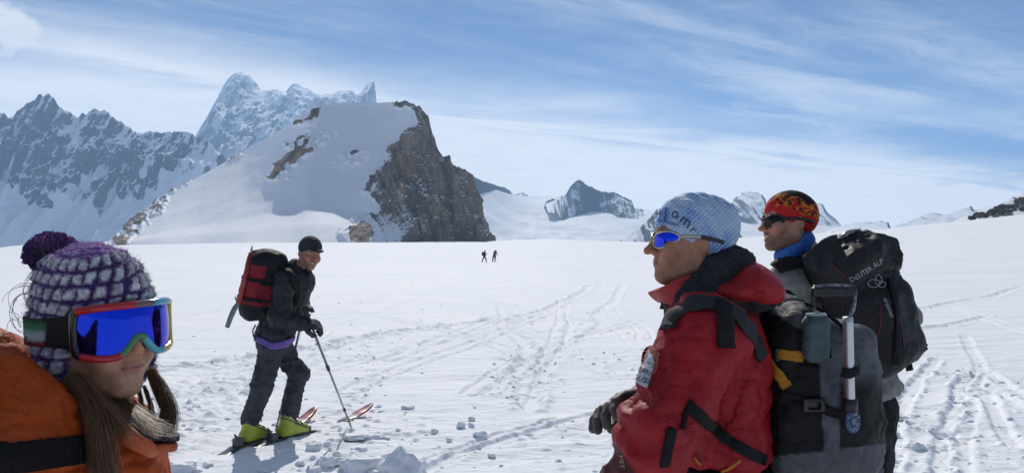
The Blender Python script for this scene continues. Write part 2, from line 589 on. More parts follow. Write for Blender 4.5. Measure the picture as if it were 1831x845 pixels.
def poly_mask(px, py, poly, soft=0):
    """inside test for a pixel polygon"""
    inside = np.zeros(px.shape, bool)
    n = len(poly)
    for i in range(n):
        x0, y0 = poly[i]; x1, y1 = poly[(i + 1) % n]
        c = ((y0 > py) != (y1 > py)) & (px < (x1 - x0) * (py - y0) / ((y1 - y0) if y1 != y0 else 1e-9) + x0)
        inside ^= c
    return inside


def blur2(A, k):
    for _ in range(2):
        for ax in (0, 1):
            p = [(0, 0), (0, 0)]; p[ax] = (k, k)
            B = np.pad(A, p, mode='edge')
            cs = np.cumsum(np.concatenate([np.zeros_like(np.take(B, [0], ax)), B], ax), ax)
            n = A.shape[ax]
            A = (np.take(cs, np.arange(2 * k + 1, 2 * k + 1 + n), ax) - np.take(cs, np.arange(0, n), ax)) / (2 * k + 1)
    return A


def normals_of(P):
    """P (rows, cols, 3) -> unit normals"""
    du = np.gradient(P, axis=1); dv = np.gradient(P, axis=0)
    n = np.cross(du, dv)
    n /= np.linalg.norm(n, axis=2, keepdims=True) + 1e-9
    return n


# ---- the near peak: snow slope on the left, rock wall on the right
def build_near_peak():
    K = [  # px, then (py, Y) for base, apron, middle, upper, ridge
        (150, (442, 560), (441, 575), (440, 600), (439, 620), (438, 640)),
        (200, (438, 540), (436, 560), (434, 590), (432, 625), (430, 650)),
        (245, (436, 510), (425, 555), (408, 590), (396, 630), (386, 660)),
        (290, (434, 490), (416, 550), (388, 600), (366, 650), (350, 690)),
        (360, (433, 480), (404, 550), (362, 610), (335, 665), (314, 705)),
        (440, (432, 440), (392, 530), (335, 610), (298, 660), (268, 700)),
        (500, (431, 440), (378, 520), (310, 575), (268, 608), (233, 640)),
        (545, (431, 440), (372, 512), (300, 560), (245, 590), (200, 614)),
        (565, (431, 440), (373, 510), (300, 558), (240, 591), (189, 617)),
        (600, (431, 445), (377, 512), (300, 558), (238, 592), (184, 618)),
        (660, (431, 465), (387, 524), (300, 560), (238, 590), (185, 616)),
        (700, (431, 500), (396, 540), (310, 566), (240, 588), (183, 610)),
        (735, (431, 545), (385, 562), (310, 574), (245, 586), (184, 601)),
        (748, (431, 550), (385, 564), (310, 575), (250, 586), (190, 602)),
        (762, (431, 555), (388, 566), (320, 576), (260, 586), (207, 600)),
        (776, (431, 558), (392, 568), (330, 577), (280, 586), (243, 598)),
        (790, (431, 560), (395, 570), (345, 578), (310, 586), (284, 597)),
        (815, (431, 563), (398, 571), (355, 579), (325, 586), (299, 597)),
        (835, (431, 566), (400, 573), (362, 580), (335, 587), (309, 597)),
        (842, (431, 568), (410, 574), (380, 581), (358, 588), (340, 597)),
        (852, (431, 570), (420, 575), (408, 582), (400, 589), (392, 597)),
        (868, (432, 572), (431, 577), (431, 583), (430, 590), (429, 597)),
        (885, (434, 574), (434, 578), (434, 584), (434, 590), (434, 597)),
    ]
    kx = np.array([k[0] for k in K], float)
    py = np.array([[q[0] for q in k[1:]] for k in K], float)
    yy = np.array([[q[1] for q in k[1:]] for k in K], float)
    cols = np.linspace(150, 885, 640)
    vk = np.array([0, .25, .55, .8, 1.0])
    rows = np.linspace(0, 1, 300)
    pyc = np.stack([np.interp(cols, kx, py[:, i]) for i in range(5)], 1)
    yyc = np.stack([np.interp(cols, kx, yy[:, i]) for i in range(5)], 1)
    PY = np.stack([np.interp(rows, vk, pyc[i]) for i in range(len(cols))], 1)
    YY = np.stack([np.interp(rows, vk, yyc[i]) for i in range(len(cols))], 1)
    top = PY[-1].copy()
    PYs = blur2(PY, 5); YYs = blur2(YY, 6)
    wgt = sstep(rows, 0.9, 1.0)[:, None]
    PY = PYs * (1 - wgt) + PY * wgt
    YY = YYs
    PX = np.broadcast_to(cols, PY.shape)
    # rock regions, traced on the mountain
    jag = (fbm2(PX / 14.0, PY / 14.0, 4, 90) - 0.5) * 34
    qx, qy = PX + jag, PY + (fbm2(PX / 11.0, PY / 11.0, 3, 95) - 0.5) * 22
    cliff = poly_mask(qx, qy, [(722, 176), (742, 215), (712, 262), (668, 318), (660, 352), (676, 386), (668, 410), (690, 432), (900, 445), (900, 170)])
    bands = [([(478, 322), (500, 288), (548, 258), (556, 268), (520, 300), (500, 322)], 1),
             ([(528, 222), (562, 188), (584, 196), (556, 224)], 1),
             ([(600, 418), (640, 396), (676, 382), (690, 400), (672, 432), (630, 432)], 1),
             ([(505, 262), (560, 226), (596, 232), (600, 248), (540, 268)], .52),
             ([(684, 178), (716, 178), (740, 196), (700, 190)], 1),
             ([(196, 446), (228, 398), (286, 352), (302, 356), (262, 404), (226, 440)], .62),
             ([(594, 292), (640, 262), (664, 275), (650, 300), (610, 305)], .42),
             ([(640, 345), (690, 275), (722, 235), (735, 250), (700, 300), (670, 350)], .80),
             ([(400, 280), (424, 272), (430, 282), (404, 292)], .70),
             ([(300, 340), (306, 322), (318, 300), (326, 304), (336, 330), (310, 346)], 1)]
    rock = np.where(cliff, 1.0, 0.0)
    speck = fbm2(PX / 5.0, PY / 4.0, 3, 97)
    for poly, s_ in bands:
        rock = np.maximum(rock, np.where(poly_mask(qx, qy, poly) & (speck > (1 - s_) * 0.85 + 0.05), 1.0, 0))
    Z = EYE + (HOR - PY) / F * YY
    X = (PX - CXP) / F * YY
    P = np.stack([X, YY, Z], 2)
    N = normals_of(P)
    if N[:, :, 1].mean() > 0:
        N = -N
    rk = blur2(rock, 1)
    hold = 1 - sstep(rows, 0.965, 1.0)[:, None] * 0.6
    cw = sstep(blur2(np.where(cliff, 1., 0.), 4), 0.2, 0.9)
    # rock: vertical pillars, ledges, blocks
    S = X * 1.0 + YY * 0.55
    pil = fbm2(S / 13.0, Z / 60.0, 4, 101, 0.55, True)
    pil2 = fbm2(S / 5.0 + 0.02 * Z, Z / 22.0, 3, 105, 0.55, True)
    q = np.floor(n2(S / 4.2, Z / 9.0, 111) * 5) / 5
    ledge = n2(S / 9.0, (Z + 0.25 * S) / 5.0, 113)
    disp = 12.0 * (pil - 0.55) + 4.5 * (pil2 - 0.5) + 2.2 * (q - 0.4) + 1.6 * (ledge - 0.5)
    small = 1.2 * (fbm2(X / 3.0, Z / 2.5, 4, 121, 0.6, True) - 0.5)
    snowd = 2.4 * (fbm2(X / 45.0, Z / 30.0, 3, 131) - 0.5) + 0.5 * (fbm2(X / 9, Z / 6.0, 3, 133) - 0.5)
    D = cw * disp + rk * (1.6 + small * 1.6) + (1 - cw) * snowd
    base_fade = sstep(rows, 0.0, 0.06)[:, None]
    gb = ground_base(P[0, :, 0], P[0, :, 1]) - 2.0
    k = (1 - sstep(rows, 0.0, 0.14))[:, None]
    P[:, :, 2] += k * (gb - P[0, :, 2])[None, :]
    P = P + N * (D * hold * base_fade)[:, :, None]
    # a ragged crest
    rag = (fbm2(cols / 5.0, cols * 0, 3, 141) - 0.45) * 4.0 * sstep(rk[-1] + cw[-1], 0.3, 0.9)
    P[:, :, 2] += rag[None, :] * sstep(rows, 0.93, 1.0)[:, None]
    N2 = normals_of(P)
    if N2[:, :, 1].mean() > 0:
        N2 = -N2
    # snow settles on ledges of the wall
    ledges = sstep(N2[:, :, 2], 0.55, 0.75)
    patches = sstep(fbm2(S / 16, Z / 12.0, 3, 151), 0.50, 0.66) * 0.5
    rk4 = blur2(rock, 3)
    rock_a = np.maximum(rk4 * 0.74, cw * 1.25) * (1 - 0.85 * np.clip(ledges * (0.15 + 0.85 * cw) + patches * (N2[:, :, 2] > 0.15) * (PX < 760), 0, 1))
    lowsnow = sstep(PY, 385, 425) * sstep(PX, 640, 690) * (1 - sstep(PX, 705, 740))
    rock_a = rock_a * (1 - lowsnow * 0.8)
    # back side down to the plain
    back = []
    rb = []
    for dy, dz in ((3, 1.5), (14, 12), (40, 38), (90, 80), (170, 150), (260, 260)):
        b = P[-1].copy(); b[:, 1] += dy; b[:, 2] -= dz
        b[:, 2] = np.maximum(b[:, 2], -200)
        back.append(b); rb.append(rock_a[-1])
    P = np.concatenate([P, np.array(back)], 0)
    rock_a = np.concatenate([rock_a, np.array(rb)], 0)
    mat = mountain_mat('granite_and_snow', (0.15, 0.122, 0.098), (0.32, 0.25, 0.185), (0.56, 0.37, 0.215), 0.11, (1, 1, 0.30), 0.46, bump=1.0, bd=1.8, soft=0.06, wob=0.95)
    ob = mesh_obj('rock_peak', P.reshape(-1, 3), grid_faces(P.shape[0], P.shape[1]), mat, attrs={'rock': rock_a.ravel()})
    tag(ob, 'granite peak with snow slope and brown rock wall beyond the snow field', None, None, 'structure')
    # boulders along the summit ridge
    return ob


build_near_peak()


def ridge(name, sil, Y, front, back, label, mat, cols=300, rows=110, zfoot=None, rockiness=0.0, spur=1.0, seed=1, prof=1.35, jag=1.0, foot_py=None, snowtop=0.0, rocktop=None, jitter=90, drop=None, rkmul=1.0, couloir=0.3):
    """a mountain from its skyline: crest at depth Y, flank running `front` metres towards us, `back` metres behind"""
    sil = np.array(sil, float)
    px = np.linspace(sil[0, 0], sil[-1, 0], cols)
    py = np.interp(px, sil[:, 0], sil[:, 1])
    Yr = np.interp(px, sil[:, 0], sil[:, 2]) if sil.shape[1] > 2 else np.full(cols, float(Y))
    X0 = (px - CXP) / F * Yr
    Zr = EYE + (HOR - py) / F * Yr
    mpp = Yr.mean() / F
    Zr = Zr + jag * mpp * 5.0 * (fbm2(px / 7.0, px * 0 + seed, 4, seed, 0.6) - 0.5)
    t = np.linspace(0, 1, rows)[:, None]          # 0 foot, 1 crest
    if zfoot is None:
        zf = -160.0
    else:
        zf = zfoot
    if drop is not None:
        zf = Zr - (np.interp(px, [q[0] for q in drop], [q[1] for q in drop]) if hasattr(drop, '__len__') else drop)
    H = (Zr - zf)[None, :]
    sp = fbm2(px / 38.0, px * 0 + 3.3, 3, seed + 7, 0.5, True)[None, :]
    run = front * (0.75 + 0.5 * sp * spur)
    Yf = Yr[None, :] - run * (1 - t)
    Z = zf + H * (t ** prof)
    Xs = X0[None, :] * np.ones_like(t)
    env = 2.2 * t ** 1.3 * (1 - t) ** 0.7
    rg = fbm2(Xs / (mpp * 55) + seed, Yf / (mpp * 150), 5, seed + 17, 0.55, True) - 0.55
    rg2 = fbm2(Xs / (mpp * 16) + seed, Yf / (mpp * 40), 4, seed + 27, 0.6, True) - 0.55
    Z = Z + env * H * (0.42 * rg + 0.10 * rg2 * t) * (0.4 + 0.6 * spur)
    # spurs stay below the skyline they lead up to
    pxf = CXP + Xs / Yf * F
    lim = EYE + (HOR - (np.interp(pxf, sil[:, 0], sil[:, 1], left=HOR, right=HOR) + 1.0 + 16 * (1 - t) ** 0.8)) / F * Yf
    Z = np.where(t < 0.985, np.minimum(Z, np.maximum(lim, zf + 0 * Z)), Z)
    tb = np.linspace(0, 1, 14)[1:, None]
    Yb = Yr[None, :] + back * tb
    Zb = Zr[None, :] - (Zr - zf)[None, :] * tb ** 0.8
    P = np.stack([np.concatenate([Xs, X0[None, :] * np.ones_like(tb)], 0), np.concatenate([Yf, Yb], 0), np.concatenate([Z, Zb], 0)], 2)
    N = normals_of(P)
    N = np.where(N[:, :, 2:3] < 0, -N, N)
    steep = 1 - N[:, :, 2]
    rk = sstep(steep, 0.22 - rockiness * 0.25, 0.62 - rockiness * 0.25)
    tt = np.concatenate([t, 1 - tb * 0.3], 0)
    pn = fbm2(P[:, :, 0] / (mpp * 45), P[:, :, 2] / (mpp * 32), 4, seed + 37, 0.6)
    rk = np.clip(rk * (0.45 + 1.1 * pn) + rockiness * 0.35, 0, 1)
    coul = sstep(fbm2(P[:, :, 0] / (mpp * 15) + 0.3 * P[:, :, 2] / (mpp * 60), P[:, :, 2] / (mpp * 75), 3, seed + 61, 0.5, True), 0.60, 0.80)
    rk = rk * rkmul * (1 - couloir * coul)
    if foot_py is not None:      # snow apron under the rock
        PYv = HOR - (P[:, :, 2] - EYE) / P[:, :, 1] * F
        PXv = CXP + P[:, :, 0] / P[:, :, 1] * F
        fp = np.interp(PXv, [q[0] for q in foot_py], [q[1] for q in foot_py]) + (fbm2(PXv / 25., PXv * 0 + PYv / 40, 3, seed + 47) - 0.5) * jitter
        rk = rk * (1 - sstep(PYv, fp - 22, fp + 16))
    if snowtop:
        rk = rk * (1 - snowtop * sstep(tt, 0.8, 1.0))
    ob = mesh_obj(name, P.reshape(-1, 3), grid_faces(P.shape[0], P.shape[1]), mat, attrs={'rock': rk.ravel()})
    tag(ob, label, None, None, 'structure')
    return ob


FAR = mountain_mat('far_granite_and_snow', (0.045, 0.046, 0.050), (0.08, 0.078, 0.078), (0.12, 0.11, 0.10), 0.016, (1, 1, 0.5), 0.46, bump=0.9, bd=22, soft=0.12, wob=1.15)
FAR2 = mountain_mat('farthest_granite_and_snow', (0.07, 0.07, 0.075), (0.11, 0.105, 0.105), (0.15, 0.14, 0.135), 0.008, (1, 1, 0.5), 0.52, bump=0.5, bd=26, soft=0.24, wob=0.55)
GLAC = snow_mat('glacier_snow', False)

# left range
ridge('mountain_ridge', [(-420, 240), (-250, 190), (-120, 225), (-30, 200), (8, 203), (14, 212), (24, 208), (45, 188), (60, 178), (74, 169), (86, 169), (96, 174), (108, 192), (128, 206),
                         (150, 206), (168, 198), (185, 199), (205, 210), (228, 226), (245, 238), (262, 236), (280, 235), (300, 236), (320, 233), (340, 237), (352, 243), (380, 262), (420, 300)],
      2900, 600, 700, 'dark jagged mountain range with snow gullies at the left', FAR, 520, 170, -70, 0.34, 1.1, 3, 1.35, 3.2,
      [(-400, 320), (0, 320), (60, 335), (120, 350), (180, 370), (230, 330), (300, 310), (420, 320)], jitter=150, rkmul=0.84, couloir=0.42)
# massif behind
ridge('mountain_massif', [(250, 330), (300, 300), (352, 243), (376, 200), (392, 172), (404, 150), (414, 138), (424, 131), (434, 130), (446, 134), (458, 148), (468, 162), (482, 160), (498, 161), (512, 166), (520, 156),
                          (533, 149), (541, 155), (552, 158), (560, 166), (575, 169), (600, 166), (615, 162), (628, 160), (638, 168), (646, 164), (654, 155), (660, 147), (665, 144), (669, 145), (671, 158), (673, 182), (690, 200), (740, 235), (800, 290)],
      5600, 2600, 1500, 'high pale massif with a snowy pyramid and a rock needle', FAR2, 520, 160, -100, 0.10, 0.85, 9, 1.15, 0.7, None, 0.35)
# thin rock ridge right of the near peak
ridge('rock_ridge', [(740, 270, 2050), (790, 288, 2080), (818, 300, 2120), (836, 306, 2150), (842, 312, 2200), (852, 318, 2300), (868, 325, 2520), (885, 331, 2760), (900, 334, 2980), (912, 340, 3150), (916, 348, 3200), (930, 352, 3250)],
      2100, 110, 400, 'thin dark rock ridge running down behind the granite peak', FAR, 160, 40, 40, 0.9, 0.3, 15, 1.0, 1.2, drop=45)
ridge('rock_ridge', [(915, 352), (924, 346), (934, 343), (942, 347), (948, 352), (955, 354)],
      3300, 200, 300, 'tiny far rock crest on the glacier skyline', FAR, 60, 30, 150, 0.7, 0.4, 18, 1.0, 0.8)
# central dark peak
ridge('dark_peak', [(975, 362), (1000, 352), (1012, 346), (1020, 333), (1028, 325), (1036, 319), (1042, 322), (1048, 330), (1060, 335), (1070, 341), (1080, 343), (1092, 343), (1098, 341), (1106, 348), (1118, 354), (1130, 360), (1134, 371), (1150, 376)],
      2700, 210, 500, 'dark triangular rock peak rising from the glacier', FAR, 240, 90, -60, 0.75, 0.6, 21, 1.0, 1.4,
      drop=[(975, 40), (1000, 70), (1020, 150), (1035, 220), (1050, 240), (1075, 200), (1090, 130), (1110, 105), (1134, 80), (1150, 60)], rkmul=0.8, couloir=0.4)
ridge('rock_buttress', [(1095, 440), (1112, 428), (1128, 416), (1145, 406), (1152, 398), (1165, 386), (1175, 374), (1186, 371), (1200, 366), (1230, 352), (1260, 350), (1285, 380), (1320, 415), (1340, 440)],
      1700, 260, 300, 'grey rock buttress dusted with snow beside the glacier', FAR, 200, 80, -60, 0.30, 0.9, 27, 1.0, 0.9)
ridge('snow_peak', [(1230, 420), (1270, 398), (1296, 378), (1308, 362), (1318, 350), (1328, 344), (1340, 341), (1352, 344), (1362, 348), (1368, 356), (1371, 368), (1385, 372), (1405, 376), (1425, 380), (1442, 372), (1450, 364), (1462, 363), (1470, 365), (1477, 378), (1486, 386), (1498, 396), (1506, 402), (1520, 406)],
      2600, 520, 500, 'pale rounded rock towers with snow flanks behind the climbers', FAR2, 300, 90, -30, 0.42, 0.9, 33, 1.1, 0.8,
      [(1230, 380), (1300, 385), (1330, 396), (1380, 390), (1450, 395), (1520, 405)])
ridge('low_ridge', [(1490, 412), (1505, 402), (1516, 402), (1530, 398), (1545, 396), (1560, 398), (1575, 395), (1587, 396), (1592, 408), (1606, 402), (1622, 396), (1640, 389), (1652, 384), (1660, 380), (1672, 381), (1684, 383), (1700, 381), (1716, 375), (1726, 370), (1736, 368), (1739, 375), (1752, 375), (1764, 380), (1800, 385), (1860, 395)],
      1900, 260, 400, 'low blue-grey ridge on the right skyline', FAR, 260, 70, 10, 0.45, 0.8, 39, 1.05, 0.9)


ridge('rocky_spur', [(1705, 396), (1726, 390), (1740, 383), (1750, 376), (1760, 374), (1768, 369), (1782, 367), (1796, 361), (1806, 357), (1815, 351), (1831, 345), (1860, 334), (1950, 305), (2100, 290)],
      330, 42, 90, 'rocky spur rising along the right skyline', mountain_mat('spur_rock', (0.05, 0.046, 0.042), (0.09, 0.08, 0.07), (0.14, 0.12, 0.1), 0.22, (1, 1, 0.6), 0.40, bump=0.8, bd=0.8, soft=0.06, wob=0.9), 200, 60, 3.0, 0.5, 0.8, 51, 1.0, 1.2)
# glacier basin in the middle
def build_glacier():
    px = np.linspace(640, 1900, 300)
    top = np.interp(px, [640, 840, 915, 950, 1000, 1060, 1140, 1200, 1300, 1400, 1500, 1600, 1780], [300, 322, 349, 351, 350, 352, 372, 382, 392, 398, 406, 412, 412])
    dep = np.interp(px, [780, 840, 915, 1000, 1140, 1300, 1780], [2050, 2150, 3200, 3300, 2900, 2500, 2000])
    kk = np.ones(31) / 31
    dep = np.convolve(np.pad(dep, 15, mode='edge'), kk, 'valid'); top = np.convolve(np.pad(top, 5, mode='edge'), np.ones(11) / 11, 'valid')
    t = np.linspace(0, 1, 160)[:, None]
    z1 = (EYE + (HOR - top) / F * dep)[None, :]
    Y = 800 + (dep[None, :] - 800) * t
    X = ((px - CXP) / F)[None, :] * dep[None, :] * (0.6 + 0.4 * t)
    Z = -120 + (z1 + 120) * (0.55 * t + 0.45 * t ** 1.6)
    e = (t * (1 - t) * 4)
    Z = Z + e * (46 * (fbm2(X / 420, Y / 420, 3, 200) - 0.5) + 22 * (fbm2(X / 120, Y / 170, 3, 210) - 0.5) + 7 * (fbm2(X / 40, Y / 30, 3, 220, 0.5, True) - 0.5))
    tb = np.linspace(0, 1, 8)[1:, None]
    Yb = Y[-1:] + 600 * tb; Zb = Z[-1:] - 220 * tb
    P = np.stack([np.concatenate([X, X[-1:] * np.ones_like(tb)], 0), np.concatenate([Y, Yb], 0), np.concatenate([Z, Zb], 0)], 2)
    ob = mesh_obj('glacier', P.reshape(-1, 3), grid_faces(P.shape[0], P.shape[1]), GLAC)
    tag(ob, 'smooth glacier basin rising to a snow col', None, None, 'structure')


build_glacier()

# ---- the air
def build_haze():
    x0, x1, y0, y1, z0, z1 = -6200, 6200, -6200, 7300, -230, 1230
    V = [(x, y, z) for z in (z0, z1) for y in (y0, y1) for x in (x0, x1)]
    Fq = [(0, 2, 3, 1), (4, 5, 7, 6), (0, 1, 5, 4), (2, 6, 7, 3), (0, 4, 6, 2), (1, 3, 7, 5)]
    m = bpy.data.materials.new('haze')
    m.use_nodes = True
    t = NT(m.node_tree)
    v = t('ShaderNodeVolumePrincipled')
    v.inputs['Color'].default_value = (0.42, 0.67, 1.0, 1)
    v.inputs['Density'].default_value = 0.000125
    v.inputs['Anisotropy'].default_value = 0.25
    t('ShaderNodeOutputMaterial', ins={1: v.outputs[0]})
    ob = mesh_obj('haze', V, Fq, m, smooth=False)
    tag(ob, 'thin blue mountain air', None, None, 'stuff')


build_haze()
# ================================================================== modelling tools
def nrm(v):
    v = np.asarray(v, float)
    return v / (np.linalg.norm(v) + 1e-12)


def frame(fwd, up=(0, 0, 1), roll=0.0):
    """rotation whose columns are right, forward, up"""
    f = nrm(fwd); r = nrm(np.cross(f, up)); u = np.cross(r, f)
    if roll:
        c, s = math.cos(roll), math.sin(roll)
        r, u = c * r + s * u, c * u - s * r
    return np.stack([r, f, u], 1)


def heading(deg, pitch=0.0, roll=0.0):
    """facing angle measured from -Y (towards the camera) to +X; pitch up positive"""
    a, p = R(deg), R(pitch)
    return frame((math.sin(a) * math.cos(p), -math.cos(a) * math.cos(p), math.sin(p)), roll=R(roll))


class S:
    """signed distance field built by smooth union / cut"""
    def __init__(self, c=(0, 0, 0), Rm=None):
        self.ops = []
        self.c = np.asarray(c, np.float32)
        self.R = np.eye(3, dtype=np.float32) if Rm is None else np.asarray(Rm, np.float32)

    def add(self, f, k=0.0, op='u'):
        self.ops.append((op, f, k)); return self

    def cap(self, a, b, ra, rb=None, k=0.02, op='u'):
        a = np.asarray(a, np.float32); b = np.asarray(b, np.float32); rb = ra if rb is None else rb
        ba = b - a; L = float(ba @ ba) + 1e-12

        def f(P):
            pa = P - a
            h = np.clip(pa @ ba / L, 0, 1)
            return np.linalg.norm(pa - h[:, None] * ba, axis=1) - (ra + (rb - ra) * h)
        return self.add(f, k, op)

    def chain(self, pts, rads, k=0.02, op='u'):
        for i in range(len(pts) - 1):
            self.cap(pts[i], pts[i + 1], rads[i], rads[i + 1], k, op)
        return self

    def ell(self, c, r, Rm=None, k=0.02, op='u'):
        c = np.asarray(c, np.float32); r = np.asarray(r if hasattr(r, '__len__') else (r, r, r), np.float32)
        Rm = None if Rm is None else np.asarray(Rm, np.float32)

        def f(P):
            q = P - c
            if Rm is not None:
                q = q @ Rm
            k0 = np.linalg.norm(q / r, axis=1); k1 = np.linalg.norm(q / (r * r), axis=1)
            return k0 * (k0 - 1) / np.maximum(k1, 1e-6)
        return self.add(f, k, op)

    def box(self, c, h, rd=0.01, Rm=None, k=0.02, op='u'):
        c = np.asarray(c, np.float32); h = np.asarray(h, np.float32)
        Rm = None if Rm is None else np.asarray(Rm, np.float32)

        def f(P):
            q = P - c
            if Rm is not None:
                q = q @ Rm
            q = np.abs(q) - (h - rd)
            return np.linalg.norm(np.maximum(q, 0), axis=1) + np.minimum(q.max(1), 0) - rd
        return self.add(f, k, op)

    def plane(self, p, n, k=0.01, op='s'):
        """cut away the side the normal points to"""
        p = np.asarray(p, np.float32); n = nrm(n).astype(np.float32)
        return self.add(lambda P: -((P - p) @ n), k, op)

    def sub(self, other, k=0.02, op='u', grow=0.0):
        return self.add(lambda P: other(P) - grow, k, op)

    def __call__(self, P):
        P = np.asarray(P, np.float32)
        Q = (P - self.c) @ self.R
        d = None
        for op, f, k in self.ops:
            e = f(Q)
            if d is None:
                d = e; continue
            if op == 'u':
                if k > 0:
                    h = np.maximum(k - np.abs(d - e), 0) / k
                    d = np.minimum(d, e) - h * h * k * 0.25
                else:
                    d = np.minimum(d, e)
            else:
                e2 = -e if op == 's' else e
                if k > 0:
                    h = np.maximum(k - np.abs(d - e2), 0) / k
                    d = np.maximum(d, e2) + h * h * k * 0.25
                else:
                    d = np.maximum(d, e2)
        return d

    def grad(self, P, e=0.002):
        P = np.asarray(P, np.float32)
        g = np.zeros_like(P)
        for i in range(3):
            o = np.zeros(3, np.float32); o[i] = e
            g[:, i] = self(P + o) - self(P - o)
        return g / (np.linalg.norm(g, axis=1, keepdims=True) + 1e-9)


def extract(sdf, lo, hi, h):
    """surface nets on a narrow band"""
    lo = np.asarray(lo, float); hi = np.asarray(hi, float)
    B = 4
    nc = np.maximum(np.ceil((hi - lo) / (h * B)).astype(int), 1)
    Hc = h * B
    cc = [lo[i] + (np.arange(nc[i]) + 0.5) * Hc for i in range(3)]
    G = np.stack(np.meshgrid(*cc, indexing='ij'), -1).reshape(-1, 3)
    dc = sdf(G).reshape(nc)
    band = np.abs(dc) < Hc * 1.45
    n = nc * B + 1
    val = np.where(dc > 0, 1.0, -1.0).astype(np.float32)
    val = np.repeat(np.repeat(np.repeat(val, B, 0), B, 1), B, 2)
    val = np.pad(val, [(0, 1)] * 3, mode='edge')
    m = np.repeat(np.repeat(np.repeat(band, B, 0), B, 1), B, 2)
    m = np.pad(m, [(0, 1)] * 3, mode='edge')
    m2 = m.copy()
    for ax in range(3):
        m2 |= np.roll(m2, 1, ax)
    idx = np.argwhere(m2)
    out = np.empty(len(idx), np.float32)
    for i in range(0, len(idx), 400000):
        out[i:i + 400000] = sdf((lo + idx[i:i + 400000] * h).astype(np.float32))
    val[idx[:, 0], idx[:, 1], idx[:, 2]] = out
    val[0] = val[-1] = 1; val[:, 0] = val[:, -1] = 1; val[:, :, 0] = val[:, :, -1] = 1
    ins = val < 0
    c = [ins[dx:n[0] - 1 + dx, dy:n[1] - 1 + dy, dz:n[2] - 1 + dz] for dx in (0, 1) for dy in (0, 1) for dz in (0, 1)]
    s_ = sum(q.astype(np.int8) for q in c)
    act = (s_ > 0) & (s_ < 8)
    cells = np.argwhere(act)
    cid = np.full(act.shape, -1, np.int32)
    cid[act] = np.arange(len(cells))
    off = np.array([(dx, dy, dz) for dx in (0, 1) for dy in (0, 1) for dz in (0, 1)])
    cv = np.stack([val[cells[:, 0] + o[0], cells[:, 1] + o[1], cells[:, 2] + o[2]] for o in off], 1)
    acc = np.zeros((len(cells), 3)); cnt = np.zeros(len(cells))
    for a in range(8):
        for b in range(a + 1, 8):
            if np.abs(off[a] - off[b]).sum() != 1:
                continue
            x = (cv[:, a] < 0) != (cv[:, b] < 0)
            t = np.where(x, cv[:, a] / np.where(x, cv[:, a] - cv[:, b], 1), 0)
            acc += np.where(x[:, None], off[a] + t[:, None] * (off[b] - off[a]), 0); cnt += x
    V = lo + (cells + acc / cnt[:, None]) * h
    faces = []
    for ax in range(3):
        o1, o2 = [(1, 2), (2, 0), (0, 1)][ax]
        sl0 = [slice(None)] * 3; sl1 = [slice(None)] * 3
        sl0[ax] = slice(0, -1); sl1[ax] = slice(1, None)
        ch = ins[tuple(sl0)] != ins[tuple(sl1)]
        e = np.argwhere(ch)
        e = e[(e[:, o1] > 0) & (e[:, o2] > 0) & (e[:, o1] < n[o1] - 1) & (e[:, o2] < n[o2] - 1)]
        d1 = np.zeros(3, int); d1[o1] = 1
        d2 = np.zeros(3, int); d2[o2] = 1

        def g(q):
            return cid[q[:, 0], q[:, 1], q[:, 2]]
        q = np.stack([g(e - d1 - d2), g(e - d2), g(e), g(e - d1)], 1)
        flip = ~ins[e[:, 0], e[:, 1], e[:, 2]]
        q[flip] = q[flip][:, ::-1]
        faces.append(q)
    Fq = np.concatenate(faces)
    Fq = Fq[(Fq >= 0).all(1)]
    return V, Fq


def vnormals(V, Fq):
    n = np.cross(V[Fq[:, 2]] - V[Fq[:, 0]], V[Fq[:, 3]] - V[Fq[:, 1]])
    o = np.zeros_like(V)
    for i in range(Fq.shape[1]):
        np.add.at(o, Fq[:, i], n)
    return o / (np.linalg.norm(o, axis=1, keepdims=True) + 1e-12)


def solid(name, sdf, lo, hi, h, mat, parent, disp=None, color=None, relax=1):
    """mesh object out of a distance field"""
    V, Fq = extract(sdf, lo, hi, h)
    for _ in range(relax):
        acc = np.zeros_like(V); cnt = np.zeros(len(V))
        for i in range(4):
            a = Fq[:, i]; b = Fq[:, (i + 1) % 4]
            np.add.at(acc, a, V[b]); np.add.at(cnt, a, 1)
        V = V * 0.5 + 0.5 * acc / np.maximum(cnt, 1)[:, None]
    if disp is not None:
        N = vnormals(V, Fq)
        V = V + N * disp(V, N)[:, None]
    attrs = None
    if color is not None:
        attrs = {'Col': color(V, vnormals(V, Fq))}
    return mesh_obj(name, V, Fq, mat, parent, attrs=attrs)


def dsp(sdf, disp):
    """the same surface with its folds"""
    return S().add(lambda P: sdf(P) - disp(np.asarray(P, float), None).astype(np.float32))


def bounds(pts, pad):
    pts = np.asarray(pts, float)
    return pts.min(0) - pad, pts.max(0) + pad


